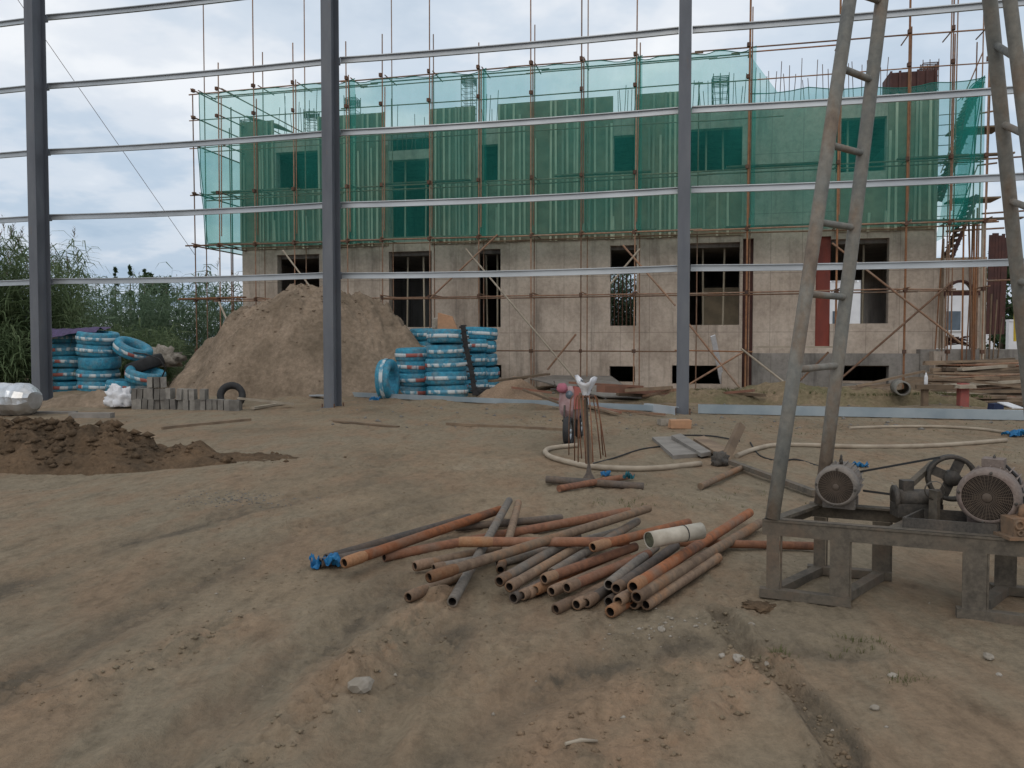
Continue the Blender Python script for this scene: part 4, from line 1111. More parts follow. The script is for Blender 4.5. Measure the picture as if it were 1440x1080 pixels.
# centre group
stack(602, 549, 5, 'the stack hidden behind the two front centre stacks', GC, 0.385)
stack(660, 553, 4, 'the narrow stack behind the hanging rubber strip', GC, 0.40)
pC4, zC4 = stack(676, 551, 5, 'the rightmost centre stack', GC, 0.40, sc_=0.95)
pC1, _ = stack(583, 557, 4, 'the short front stack left of the centre group', GC, 0.345)
pC2, zC2 = stack(628, 559, 5, 'the front centre stack under the orange block', GC, 0.375, sc_=1.02)
q = dp(545, 534, 20.9); tyre(q, (R(88), 0, R(80)), 'blue-wrapped tyre standing on edge left of the centre stacks', True, GC)
m = MB()
hx = [dp(627, 461, pC2.y - .1)]
c = dp(630, 457, pC2.y); c.z = zC2 + .2
bx_ = MB(); bx_.hexa([(c.x - .27, c.y - .2, zC2 - .02), (c.x + .28, c.y - .2, zC2 - .02), (c.x + .28, c.y + .2, zC2 - .02), (c.x - .27, c.y + .2, zC2 - .02),
                      (c.x - .26, c.y - .17, zC2 + .47), (c.x + .13, c.y - .16, zC2 + .36), (c.x + .12, c.y + .16, zC2 + .38), (c.x - .24, c.y + .17, zC2 + .48)])
tag(bx_.build('foam_block', M['orange_block'], None), 'broken orange block sitting on the front centre tyre stack', 'block')
c = dp(617, 458, pC2.y + .25)
bx_ = MB(); bx_.box((c.x, c.y, zC2 + .16), (.3, .3, .34), jit=.03); tag(bx_.build('grey_block', M['stone'], None), 'pale grey block behind the orange block on the tyres', 'block')
# toothed rubber strip hung over the stacks
m = MB(); a, b_ = dp(651, 458, 20.75), dp(668, 556, 20.7)
pts = [a + Vector((-.0, .55, .02)), a, a + (b_ - a) * .3 + Vector((-.02, 0, 0)), a + (b_ - a) * .65 + Vector((.02, 0, 0)), b_]
for p, q in zip(pts[:-1], pts[1:]): m.beam(p, q, 0.13, 0.035, up=(0, -1, 0.1))
for k in range(22):
    t = (k + .5) / 22; p = a + (b_ - a) * t; sd = 1 if k % 2 else -1
    m.box(p + Vector((.07 * sd + rnd.uniform(-.01, .01), -.02, 0)), (.08, .06, .05))
tag(m.build('rubber_strip', M['black'], None), 'black toothed rubber strip hanging down over the centre tyre stacks', 'rubber strip')
q = dp(685, 551, 21.4); o = tyre(q, (R(8), R(4), 0), 'small black inner tube lying at the right foot of the centre stacks', False, None, True); o.scale = (.62, .62, .4); o.name = 'inner_tube'

# ================================================================ LEFT FOREGROUND CLUTTER
# foil duct
m = MB(); a, b_ = gp(-40, 584), gp(42, 586); rr = 0.34
n = 18; ax = (b_ - a); c0 = a + Vector((0, .2, rr * .95))
pts = [c0 + ax * (k / n) for k in range(n + 1)]
rads = [rr * (1 + 0.015 * (k % 2)) * (1 - 0.45 * max(0, (k - n * .82) / (n * .18)) ** 2) for k in range(n + 1)]
m.tube(pts, rads, 15, sm=False); m.v = [tuple(Vector(v) + .035 * mnoise.noise_vector(Vector(v) * 4)) for v in m.v]; tag(m.build('foil_duct', M['foil'], None), 'shiny silver foil duct lying at the left edge', 'duct')
p = gpn(49, 580); m = MB(); m.lathe([(0, 0), (.045, 0), (.05, .02), (.05, .17), (.03, .2), (.02, .26), (0, .26)], 12, p); tag(m.build('bottle', M['yellow'], None), 'yellow bottle beside the silver duct', 'bottle')
# white sack
def blob(name, c, size, mat, label, cat, seed=0, amp=.25, n=14, freq=3.0):
    m = MB(); nu, nv = n * 2, n
    for j in range(nv + 1):
        ph = math.pi * j / nv
        for i in range(nu):
            th = 2 * math.pi * i / nu
            d = Vector((math.sin(ph) * math.cos(th), math.sin(ph) * math.sin(th), math.cos(ph)))
            r = 1 + amp * mnoise.fractal(d * freq + Vector((seed, seed * .3, 0)), 1.0, 2.0, 3)
            v = Vector((d.x * size[0], d.y * size[1], d.z * size[2])) * r
            v.z = max(v.z, -size[2] * .55)
            m.v.append(tuple(Vector(c) + v))
    for j in range(nv):
        for i in range(nu):
            i2 = (i + 1) % nu; m.f.append((j * nu + i, (j + 1) * nu + i, (j + 1) * nu + i2, j * nu + i2)); m.sm.append(True)
    return tag(m.build(name, mat, None), label, cat)
p = gpn(166, 574); blob('plastic_sack', p + Vector((0, .1, .18)), (.30, .22, .27), M['white_plastic'], 'crumpled white plastic sack beside the row of grey bricks', 'sack', 3, .5, 16, 2.6)
# bricks stood on edge
bk = empty('brick_stack', gpn(262, 577)); tag(bk, 'low stack of grey bricks stood on edge in front of the mound', 'bricks')
mbk = MB(); mbk.box((0, 0, 0), (.115, .24, .24), jit=.006); BKM = mbk.mesh('brick_mesh', M['brick'])
ps, pe = gp(184, 576), gp(338, 577)
for course in range(2):
    nb = 19 if course == 0 else 13
    for k in range(nb):
        t = (k + .5) / 19
        if course == 1 and k in (7, 11): continue
        p = ps + (pe - ps) * t
        z = gz(p.x, p.y) + .11 + course * .235
        inst('brick', BKM, Matrix.Translation((p.x + rnd.uniform(-.015, .015), p.y + rnd.uniform(-.04, .04) + .12, z)) @ Matrix.Rotation(rnd.uniform(-.12, .12), 4, 'Z') @ Matrix.Rotation(rnd.uniform(-.07, .07), 4, 'Y'), bk)
for k, t in enumerate((.17, .22, .27)):
    p = ps + (pe - ps) * t; inst('brick', BKM, Matrix.Translation((p.x, p.y + .15, .60)) @ Matrix.Rotation(.3 * k, 4, 'Z') @ Matrix.Rotation(R(86), 4, 'X'), bk)
q = gp(318, 573); o = tyre((q.x, q.y + .35, .25), (R(72), 0, R(10)), 'small bare black tyre standing behind the brick stack', False, None, True); o.scale = (.58, .58, .55)
def plank(x0, y0, x1, y1, w, h, mat, label, z0=0.0, z1=0.0, cat='plank', name='plank', group=None):
    a = gpn(x0, y0, z0 + h / 2); b_ = gpn(x1, y1, z1 + h / 2)
    o = bar(name, a, b_, w, h, M[mat] if isinstance(mat, str) else mat)
    return tag(o, label, cat, group)
plank(335, 560, 412, 568, .11, .05, 'wood_pale', 'pale plank slanting from behind the brick stack to the mound foot', .25, .06)
plank(355, 574, 398, 567, .09, .05, 'wood_pale', 'short pale plank crossing under the slanting plank', .02, .02)
plank(228, 602, 352, 590, .06, .05, 'wood', 'thin pole lying in front of the brick stack', .0, .0, 'pole')
plank(45, 580, 108, 580, .12, .05, 'wood_grey', 'dark board lying right of the yellow bottle', .0, .0)
plank(100, 584, 158, 584, .18, .10, 'wood_grey', 'short dark beam lying in front of the white sack', .0, .0, 'beam')
plank(428, 543, 462, 541, .35, .03, 'wood_pale', 'pale board lying at the mound foot left of the second column', .08, .1)
plank(428, 556, 462, 556, .2, .04, 'galv', 'light sheet strip lying left of the second column', .0, .0, 'sheet')
p = gp(236, 500); blob('boulder', dp(226, 506, 26) , (.62, .4, .42), M['stone'], 'pale rough boulder behind the tilted tyres', 'boulder', 8, .55)
plank(628, 596, 792, 604, .07, .05, 'wood', 'thin muddy pole lying left of the rebar stand', 0, 0, 'pole')
plank(470, 592, 560, 600, .08, .03, 'wood', 'half buried batten lying right of the second column', 0, 0, 'batten')

# ================================================================ DEBRIS BETWEEN THE TYRES AND THE THIRD COLUMN
a = [gp(745, 549), gp(850, 566), gp(902, 566), gp(845, 541)]
m = MB(); th = .03
zz = (.35, .12, .10, .55)
m.hexa([p + Vector((0, 0, z)) for p, z in zip(a, zz)] + [p + Vector((0, 0, z + th)) for p, z in zip(a, zz)])
tag(m.build('plywood_sheet', M['wood_grey'], None), 'large grey plywood sheet propped over rubble behind the rebar stand', 'plywood')
plank(735, 548, 800, 572, .2, .04, 'wood', 'brown board sloping down in front of the grey plywood sheet', .35, .05)
plank(775, 560, 870, 580, .14, .05, 'wood_red', 'reddish board lying under the grey plywood sheet', .02, .02)
plank(845, 547, 955, 551, .3, .16, 'wood_red', 'thick reddish beam behind the plywood left of the third column', .25, .18, 'beam')
plank(868, 555, 955, 560, .3, .12, 'wood', 'brown beam lying under the thick reddish beam', .05, .05, 'beam')
plank(965, 552, 1005, 553, .3, .12, 'wood_red', 'reddish beam end showing right of the third column', .12, .1, 'beam')
plank(690, 536, 770, 526, .2, .05, 'wood', 'rough board on the rubble behind the sand heap', .5, .6)
for x0, y0, x1, y1, w, h, mt, z0, z1, lab in (
        (880, 549, 945, 545, .10, .08, 'wood', .30, .38, 'brown scrap timber lying over the thick reddish beam'),
        (800, 538, 905, 544, .12, .05, 'wood_red', .45, .40, 'reddish scrap board behind the grey plywood sheet'),
        (905, 557, 950, 548, .06, .06, 'scaf', .10, .34, 'rusty tube end leaning on the beams left of the third column'),
        (975, 548, 1075, 556, .12, .07, 'wood', .22, .12, 'brown scrap plank right of the third column'),
        (985, 556, 1060, 549, .08, .06, 'wood_red', .10, .25, 'reddish scrap batten crossing the plank right of the third column'),
        (1060, 551, 1150, 556, .10, .06, 'wood', .20, .15, 'scrap plank at the plinth seen between the derrick legs'),
        (1080, 546, 1190, 552, .06, .06, 'scaf', .28, .20, 'rusty tube lying along the plinth behind the derrick'),
        (1150, 547, 1245, 541, .14, .05, 'wood', .22, .36, 'scrap plank lying left of the drain pipe'),
        (720, 545, 775, 552, .08, .05, 'wood_red', .45, .25, 'reddish batten on the sand heap'),
        (848, 575, 935, 583, .05, .04, 'scaf', .03, .03, 'rusty bar lying in front of the long channel'),
        (815, 568, 868, 582, .09, .04, 'wood', .05, .03, 'brown board end in front of the grey plywood sheet')):
    plank(x0, y0, x1, y1, w, h, mt, lab, z0, z1, 'scrap timber' if mt != 'scaf' else 'tube', 'scrap_timber' if mt != 'scaf' else 'scrap_tube')
o = blob('rubble', gp(768, 545) + Vector((0, 0, .35)), (.9, .4, .45), M['dark_soil'], 'dark rubble heap at the wall behind the sand', 'rubble', 5, .5, 16, 3)
a, b_ = gpn(1018, 548), dp(1024, 472, 22.3)
o = bar('plank', a, Vector((b_.x, 24.0, dp(1024, 472, 24.0).z)), .15, .045, M['white_plastic'], None, up=(0, 1, 0)); tag(o, 'whitish plank leaning against the scaffold right of the third column', 'plank')
# timber heap at the right
heapg = 'timbers in the heap below the arch'
for k in range(84):
    layer = k % 7
    yb = 575 - layer * 10 - rnd.uniform(0, 6)
    x0 = rnd.uniform(1286, 1350) + layer * 2 if layer else rnd.uniform(1345, 1375); x1 = rnd.uniform(1400, 1540)
    Yv = 18.6 + layer * 0.45 + rnd.uniform(-.25, .25)
    a = dp(x0, yb, Yv); b_ = dp(x1, yb + rnd.uniform(-8, 8), Yv + rnd.uniform(-.8, .6))
    g_ = 0.05
    a.z = max(a.z, g_); b_.z = max(b_.z, g_)
    tag(bar('timber', a, b_, rnd.choice((.09, .12, .2)), rnd.choice((.05, .07, .09)), M['wood'] if rnd.random() < .9 else M['wood_pale']), 'weathered timber in the ' + ('lowest', 'second', 'third', 'fourth', 'fifth', 'sixth', 'topmost')[layer] + ' layer of the heap below the arch', 'timber', heapg)
for k in range(14):
    yb = 572 - (k % 7) * 9 - rnd.uniform(0, 5); Yv = 18.5 + (k % 7) * .45
    a = dp(rnd.uniform(1292, 1350), yb, Yv); b_ = dp(rnd.uniform(1420, 1500), yb + rnd.uniform(-12, 10), Yv - rnd.uniform(0, .6))
    tag(pole('scrap_tube', a, b_, .026, M['scaf'] if k % 3 else M['pipe_red']), 'rusty tube lying among the timbers of the heap below the arch', 'tube', 'rusty tubes in the heap below the arch')
m, _ = heap('spoil_heap', dp(1400, 540, 22).x, 22.6, 3.4, 1.6, 0.7, -A13, M['mound'], .12, 6, 60, 1.4, 8.0)
struct(m, 'earth under the timber heap at the right')
for x0, y0, x1, y1, w, mt, lab, z0, z1 in (
        (1205, 543, 1300, 522, .12, 'wood', 'long brown plank sloping up to the timber heap from the left', .15, .75),
        (1190, 549, 1310, 533, .14, 'wood', 'lower brown plank leading up to the timber heap', .12, .5),
        (1300, 509, 1440, 507, .12, 'wood', 'long brown plank on top of the timber heap', 1.0, 1.05),
        (1312, 530, 1440, 545, .10, 'wood', 'brown batten slanting across the face of the timber heap', .75, .45),
        (1345, 552, 1450, 560, .12, 'wood_pale', 'pale plank low on the timber heap', .42, .3)):
    Yv = 18.9
    a, b_ = dp(x0, y0, Yv + .3), dp(x1, y1, Yv)
    tag(bar('plank', a, b_, w, .05, M[mt]), lab, 'plank')
# concrete pipe
m = MB(); c = dp(1269, 546, 17.9); d = Vector((.35, 1, 0)).normalized()
ro, ri = .17, .135
m.lathe([(ri, 0), (ro, 0), (ro, .9), (ri, .9), (ri, 0)], 20, c - d * .1, d); tag(m.build('drain_pipe', M['ceramic'], None), 'short grey drain pipe lying on the bank with its dark mouth forward', 'pipe')
# red legged trestle with slab and bottle
tb = empty('trestle', gpn(1352, 577)); tag(tb, 'trestle with a red post and a pale slab in front of the timber heap', 'trestle')
Yt = dp(1352, 577, 17.5).y
p = dp(1354, 556, 17.3); m = MB(); m.box((p.x, 17.3, .3), (.19, .16, .6)); m.build('leg', M['red_paint'], tb)
zt = dp(1354, 543, 17.3).z
m = MB(); m.box((p.x - .03, 17.3, zt), (.36, .5, .07), jit=.01); m.build('slab', M['wood_pale'], tb)
a = dp(1288, 544, 17.6); m = MB(); m.beam(a, (p.x - .2, 17.35, zt - .02), .22, .10); m.build('beam', M['wood'], tb)
m = MB(); m.beam((a.x + .2, 17.6, 0), (a.x + .2, 17.6, a.z - .05), .12, .12, up=(1, 0, 0)); m.build('leg', M['wood'], tb)
p = dp(1303, 541, 17.55); m = MB(); m.lathe([(0, 0), (.035, 0), (.04, .02), (.04, .17), (.035, .19), (.015, .24), (.015, .27), (0, .27)], 12, (p.x, 17.58, a.z + .05)); tag(m.build('bottle', M['white_plastic'], None), 'white bottle standing on the trestle beam', 'bottle')
p = gpn(1408, 578); m = MB(); m.box(p + Vector((0, .2, .08)), (.22, .22, .15), jit=.01); tag(m.build('crate', M['blue_panel'], None), 'small dark blue crate at the foot of the timber heap', 'crate')
plank(1410, 566, 1432, 574, .2, .02, 'white_plastic', 'white scrap of sheet at the foot of the timber heap', .2, .12, 'sheet')

# ================================================================ PIPE PILE
def pipe_mesh(mat):
    m = MB(); ro, ri = 1.0, 0.74
    m.lathe([(ro, 0), (ro, 1)], 14); m.lathe([(ri, 0), (ro, 0)], 14, sm=False); m.lathe([(ro, 1), (ri, 1)], 14, sm=False)
    me = m.mesh('pipe_mesh', mat)
    m2 = MB(); m2.lathe([(ri, 1), (ri, 0)], 14)
    return me
PM = {k: pipe_mesh(M[k]) for k in ('pipe_rust', 'pipe_red', 'pipe_tan', 'pipe_grey', 'pipe_dark')}
mb_ = MB(); mb_.lathe([(0.74, 1), (0.74, 0)], 14); mb_.lathe([(0, 0.12), (0.74, 0.12)], 14); BORE = mb_.mesh('bore_mesh', M['bore'])
mc = MB(); mc.lathe([(0.76, -0.1), (1.0, -0.1), (1.09, 0.05), (1.11, 1.0), (1.0, 1.2)], 14); mc.lathe([(0.76, 0.3), (0.76, -0.1)], 14); COLLAR = mc.mesh('coupling_mesh', M['collar']); COLLAR_DULL = mc.mesh('coupling_mesh', M['collar_dull'])
def pipe(near, far, r, kind, label, group='drill pipes in the foreground pile', collar=0.12):
    Mx = axis_matrix(near, far, r); L = (Vector(far) - Vector(near)).length
    o = bpy.data.objects.new('steel_pipe', PM[kind]); C.objects.link(o); o.matrix_basis = Mx
    tag(o, label, 'pipe', group)
    c = bpy.data.objects.new('bore', BORE); C.objects.link(c); c.parent = o
    if collar:
        c = bpy.data.objects.new('coupling', COLLAR if kind == 'pipe_rust' or collar > .13 else COLLAR_DULL); C.objects.link(c); c.parent = o; c.matrix_basis = Matrix.Diagonal((1, 1, collar / L, 1))
    return o
PR = 0.031
PIPES = [
    # near px, near z, far px, far z, kind, label
    (486, 791, .10, 703, 717, .10, 'pipe_rust', 'long orange rusty pipe reaching farthest left, above the blue scrap', .14),
    (459, 786, .04, 660, 728, .04, 'pipe_dark', 'dark pipe lying behind the long orange pipe at the far left', 0),
    (450, 792, .035, 560, 768, .035, 'pipe_dark', 'short dark pipe end resting on the blue scrap', 0),
    (540, 783, .035, 884, 719, .05, 'pipe_red', 'thin red brown pipe running under the long orange pipe', 0),
    (649, 762, .17, 884, 762, .14, 'pipe_red', 'horizontal red pipe with a bright orange coupling at its left end', .17),
    (585, 796, .05, 730, 764, .05, 'pipe_tan', 'clay smeared pipe left of the horizontal red pipe, the upper of two', .1),
    (611, 799, .05, 770, 768, .05, 'pipe_grey', 'grey pipe end just behind the long diagonal pipe', .06),
    (606, 811, .11, 912, 715, .17, 'pipe_tan', 'long diagonal pipe crossing the pile to its back right', .16),
    (576, 839, .035, 655, 806, .035, 'pipe_tan', 'short pipe end poking out lowest at the left of the pile', .13),
    (636, 846, .035, 716, 704, .16, 'pipe_grey', 'pale grey pipe pointing steeply back, left of two', 0),
    (704, 801, .04, 729, 707, .14, 'pipe_tan', 'tan pipe pointing steeply back, right of two', .06),
    (703, 817, .10, 812, 754, .08, 'pipe_grey', 'grey pipe, leftmost of the front bundle', .08),
    (717, 825, .08, 825, 762, .07, 'pipe_tan', 'brown pipe second from left in the front bundle', .08),
    (722, 841, .035, 800, 800, .035, 'pipe_dark', 'thin dark pipe low under the left of the front bundle', 0),
    (734, 837, .04, 822, 790, .04, 'pipe_dark', 'dark pipe end beside the lowest thin pipe', .05),
    (743, 834, .045, 840, 788, .04, 'pipe_red', 'red brown pipe end squeezed left of the orange couplings', .07),
    (755, 829, .06, 870, 780, .05, 'pipe_rust', 'pipe with an orange coupling, left of a pair in the front bundle', .13),
    (777, 831, .06, 885, 785, .05, 'pipe_tan', 'pipe with a tan coupling, right of a pair in the front bundle', .13),
    (766, 814, .11, 893, 769, .10, 'pipe_red', 'red brown pipe lying over the middle of the front bundle', .08),
    (798, 826, .10, 912, 779, .09, 'pipe_red', 'brown pipe right of the red brown one in the middle of the bundle', .08),
    (776, 806, .07, 896, 733, .07, 'pipe_grey', 'blue grey pipe running to the back through the middle', 0),
    (783, 856, .035, 850, 824, .035, 'pipe_tan', 'tan pipe end poking forward below the middle of the bundle', .12),
    (811, 850, .035, 880, 812, .035, 'pipe_tan', 'short pipe end right of the forward tan pipe', .06),
    (825, 847, .04, 890, 806, .04, 'pipe_dark', 'dark pipe with a rusty mouth right of the short end', .09),
    (856, 822, .10, 922, 769, .08, 'pipe_grey', 'dark grey pipe left of the white ended pipe', 0),
    (867, 827, .10, 950, 768, .07, 'pipe_dark', 'pipe with a pale mouth beside the big orange pipe', .06),
    (856, 846, .04, 920, 806, .04, 'pipe_dark', 'dark pipe mouth under the right bundle', 0),
    (870, 845, .07, 940, 800, .06, 'pipe_tan', 'tan pipe end in the middle of the right bundle', .09),
    (859, 860, .035, 925, 822, .035, 'pipe_rust', 'orange tan pipe end lowest of all at the right', .1),
    (891, 825, .15, 1054, 721, .10, 'pipe_rust', 'thick orange rusty pipe on top of the right bundle', .1),
    (896, 839, .10, 1068, 736, .06, 'pipe_tan', 'long brown pipe lying under the thick orange one', .1),
    (909, 850, .04, 1010, 784, .035, 'pipe_tan', 'tan pipe at the right edge of the pile', .12),
    (891, 849, .04, 960, 803, .035, 'pipe_dark', 'dark pipe mouth beneath the long brown pipe', .05),
    (835, 769, .20, 968, 735, .17, 'pipe_rust', 'orange rusty pipe pushed under the cream roll', .12),
    (955, 763, .05, 1150, 768, .04, 'pipe_red', 'reddish pipe lying from the pile towards the machine bench', 0),
    (640, 742, .04, 790, 728, .04, 'pipe_dark', 'dark pipe at the back of the pile behind the orange one', 0),
    (700, 792, .035, 870, 748, .05, 'pipe_grey', 'grey pipe buried in the middle behind the horizontal red one', 0),
]
def pz(px, py, z):
    p = gp(px, py, z); return gp(px, py, z + gz(p.x, p.y))
for i, (x0, y0, z0, x1, y1, z1, kind, lab, col_) in enumerate(PIPES):
    a, b_ = pz(x0, y0, z0), pz(x1, y1, z1)
    pipe(a, b_, PR * (1.12 if 'thick' in lab or 'long orange' in lab else rnd.uniform(.92, 1.04)), kind, lab, collar=col_)
# cream roll with olive filling
a, b_ = pz(912, 759, .26), pz(986, 746, .26); d = (b_ - a).normalized()
m = MB(); rr = .052
m.lathe([(rr * .92, .004), (rr, 0), (rr * 1.02, .1), (rr * .98, .2), (rr, (b_ - a).length), (0, (b_ - a).length + .002)], 20, a, d)
m.v = [tuple(Vector(v) + Vector((0, 0, -.05 * ((Vector(v) - a).dot(d) - .15) ** 2)) + Vector((.004, .004, .006)) * mnoise.noise(Vector(v) * 14)) for v in m.v]
cr = m.build('cream_roll', M['pvc'], None); tag(cr, 'cream coloured roll lying on top of the pipe pile', 'roll')
m = MB(); m.lathe([(0, .012), (rr * .5, .0), (rr * .93, .008)], 18, a, d); m.build('filling', M['straw'], cr)
m = MB(); m.lathe([(rr * 1.01, 0), (rr * 1.04, .003), (rr * 1.01, .008)], 20, a + d * ((b_ - a).length * .66), d); m.build('tie', M['black'], cr)
# blue plastic scrap
def rag(name, px, py, w, d_, h, mat, label, seed, z=0.0):
    c = gpn(px, py, z); u = np.linspace(-1, 1, 22); U, V = np.meshgrid(u, u)
    Xr = c.x + w * U * (1 + .5 * fbm(U * 2 + seed, V * 2, 2)); Yr = c.y + d_ * V * (1 + .7 * fbm(U * 2, V * 2 + seed, 2))
    Zr = c.z + .004 + h * np.clip(.5 + 1.5 * fbm(U * 3 + seed, V * 3 + seed, 3), 0, 2)
    return tag(grid_mesh(name, Xr, Yr, Zr, M[mat], False, tuple(c)), label, 'scrap')
rag('plastic_scrap', 456, 798, .10, .06, .07, 'blue_rag', 'crumpled blue plastic scrap at the left end of the pipe pile', 2)
rag('plastic_scrap', 852, 669, .05, .05, .04, 'blue_rag', 'blue plastic scrap behind the crossed base of the rebar stand', 5)
rag('plastic_scrap', 884, 674, .05, .04, .06, 'teal_rag', 'teal plastic scrap on the crossed base of the rebar stand', 8, .06)
rag('plastic_scrap', 1210, 657, .08, .05, .05, 'blue_rag', 'blue plastic scrap behind the smaller motor', 9)
rag('plastic_scrap', 1432, 614, .2, .12, .09, 'blue_rag', 'blue plastic wrapped round the hose end at the right edge', 3)
rag('plastic_scrap', 527, 563, .12, .06, .08, 'blue_rag', 'blue scrap lying before the channel under the upright tyre', 4)

# ================================================================ REBAR STAND WITH CROSSED PIPE BASE
stc = gpn(828, 678)
rsd = empty('rebar_stand', stc); tag(rsd, 'stand of thin rebar rods hung from a ring over a crossed pipe base', 'stand')
a, b_ = gpn(768, 674, .04), gpn(905, 684, .04); pole('base_pipe', a, b_, .038, M['pipe_dark'], rsd, 12)
a, b_ = gpn(786, 687, .045), gpn(888, 669, .05); pole('base_pipe', a, b_, .034, M['pipe_red'], rsd, 12)
Ys = stc.y
m = MB(); m.lathe([(.07, .03), (.03, .10), (.012, .2)], 10, stc); m.build('gusset', M['pipe_dark'], rsd)
top = dp(825, 556, Ys)
pole('stem', stc + Vector((0, 0, .1)), top, .011, M['pipe_dark'], rsd, 8)
pole('centre_post', dp(829, 652, Ys + .12), dp(819, 552, Ys + .12), .036, M['wood'], rsd, 10)
m = MB(); m.lathe([(.075, -.012), (.088, 0), (.075, .012), (.064, 0), (.075, -.012)], 20, dp(824, 557, Ys)); m.build('ring', M['rebar'], rsd)
for (xt, xb, yb, dn) in ((806, 800, 640, .02), (837, 848, 640, .12), (814, 818, 645, -.12), (812, 808, 648, .05), (816, 813, 650, -.05), (820, 824, 652, -.1), (824, 829, 651, .06), (828, 834, 650, -.1), (832, 845, 645, .04), (835, 852, 643, -.02), (818, 826, 640, .1)):
    p0, p1 = dp(xt, 556, Ys + dn), dp(xb, yb, Ys + dn * 2)
    m = MB(); mid = (p0 + p1) / 2 + Vector(((xt - 824) * .0012, 0, .03)); m.tube([p0, p0 * .8 + mid * .2 + Vector(((xt - 824) * .0008, 0, .02)), mid, p1], .0065, 6); m.build('rod', M['pipe_red'], rsd)
wb_ = dp(824, 546, Ys)
m = MB(); n_ = 14
prof = [(.03, -.13), (.03, -.07), (.05, -.01), (.085, .05), (.105, .11), (.06, .085)]
b0 = 0
for k in range(n_):
    th = 2 * math.pi * k / n_; w_ = 1 + .30 * math.sin(k * 2.4) + rnd.uniform(-.15, .15)
    for r, h in prof: m.v.append((wb_.x + math.cos(th) * r * w_, wb_.y + math.sin(th) * r * w_, wb_.z + h * (.85 + .35 * math.cos(th * 2 + .3) + rnd.uniform(-.12, .12))))
for k in range(n_):
    k2 = (k + 1) % n_
    for i in range(5): m.f.append((k * 6 + i, k2 * 6 + i, k2 * 6 + i + 1, k * 6 + i + 1)); m.sm.append(True)
tag(m.build('plastic_bag', M['white_plastic'], None), 'white plastic bag tied on top of the rebar stand', 'bag')

# ================================================================ SMALL SCOOTER BEHIND THE STAND
Yk = gp(805, 627).y
def k3(px, py, dy=0): return dp(px, py, Yk + dy)
sk = empty('scooter', gpn(805, 627)); tag(sk, 'small parked scooter with pink panels and a pink mirror cover behind the rebar stand', 'scooter')
fw = k3(799, 609); rw = .21
hd = Vector((.24, .97, 0)).normalized(); side_ = Vector((hd.y, -hd.x, 0))
def wheel(c, r, w):
    e = empty('wheel', (0, 0, 0)); e.parent = sk; ROOT[e.name] = ROOT[sk.name]
    m = MB(); m.lathe([(r * .68, -w / 2), (r * .9, -w / 2), (r, -w / 4), (r, w / 4), (r * .9, w / 2), (r * .68, w / 2), (r * .68, -w / 2)], 26, c, side_); m.build('tyre', M['black'], e)
    m = MB(); m.lathe([(r * .56, -w * .3), (r * .70, -w * .3), (r * .70, w * .3), (r * .56, w * .3), (r * .56, -w * .3)], 24, c, side_); m.lathe([(0, -w * .5), (.035, -w * .5), (.035, w * .5), (0, w * .5)], 12, c, side_)
    e1 = hd; e2 = Vector((0, 0, 1))
    for k in range(5):
        t = k * 2 * math.pi / 5; m.beam(c, c + (e1 * math.cos(t) + e2 * math.sin(t)) * r * .6, .03, .02, up=tuple(side_))
    m.build('rim', M['galv'], e)
fw.z = rw + gz(fw.x, fw.y); wheel(fw, rw, .10)
rwc = fw + hd * 1.0; wheel(rwc, rw, .11)
m = MB()
for sd in (-.07, .07): m.tube([fw + side_ * sd, fw + side_ * sd + Vector((0, 0, .36)) + hd * .10], .014, 8)
m.build('fork', M['rig_dark'], sk)
m = MB(); m.lathe([(rw * 1.08, -.06), (rw * 1.16, 0), (rw * 1.08, .06)], 12, fw, side_, a0=R(180), a1=R(330)); m.build('mudguard', M['black'], sk)
hb = fw + Vector((0, 0, .58)) + hd * .16
def body_loft(name, secs, mat):
    m = MB(); n_ = 12
    for c, w, h in secs:
        for k in range(n_):
            t = 2 * math.pi * k / n_; m.v.append(tuple(Vector(c) + side_ * (w * math.copysign(abs(math.cos(t)) ** .7, math.cos(t))) + Vector((0, 0, h * math.copysign(abs(math.sin(t)) ** .7, math.sin(t))))))
    for i in range(len(secs) - 1):
        for k in range(n_):
            k2 = (k + 1) % n_; m.f.append((i * n_ + k, i * n_ + k2, (i + 1) * n_ + k2, (i + 1) * n_ + k)); m.sm.append(True)
    m.f.append(tuple(range(n_))[::-1]); m.f.append(tuple(range((len(secs) - 1) * n_, len(secs) * n_))); m.sm += [False, False]
    return m.build(name, mat, sk)
body_loft('front_panel', [(fw + Vector((0, 0, .42)) + hd * .10, .10, .14), (fw + Vector((0, 0, .40)) + hd * .16, .17, .24), (fw + Vector((0, 0, .34)) + hd * .24, .15, .22)], M['pink_pale'])
body_loft('floor_board', [(fw + Vector((0, 0, .12)) + hd * .25, .14, .03), (fw + Vector((0, 0, .11)) + hd * .6, .14, .03)], M['black'])
body_loft('rear_body', [(fw + Vector((0, 0, .22)) + hd * .55, .10, .12), (fw + Vector((0, 0, .32)) + hd * .7, .16, .16), (fw + Vector((0, 0, .36)) + hd * 1.05, .14, .12), (fw + Vector((0, 0, .38)) + hd * 1.3, .07, .06)], M['blue_panel'])
body_loft('seat', [(fw + Vector((0, 0, .50)) + hd * .52, .10, .03), (fw + Vector((0, 0, .52)) + hd * .75, .14, .05), (fw + Vector((0, 0, .54)) + hd * 1.2, .12, .05)], M['black'])
m = MB(); m.tube([hb + side_ * -.30 + hd * .08, hb + side_ * -.12, hb + side_ * .12, hb + side_ * .30 + hd * .08], .014, 8); m.build('handlebar', M['rig_dark'], sk)
m = MB(); m.lathe([(0, -.03), (.05, -.025), (.075, .02), (.06, .07), (0, .08)], 16, hb + Vector((0, 0, -.07)) - hd * .05, hd); m.build('headlight', M['glass'], sk)
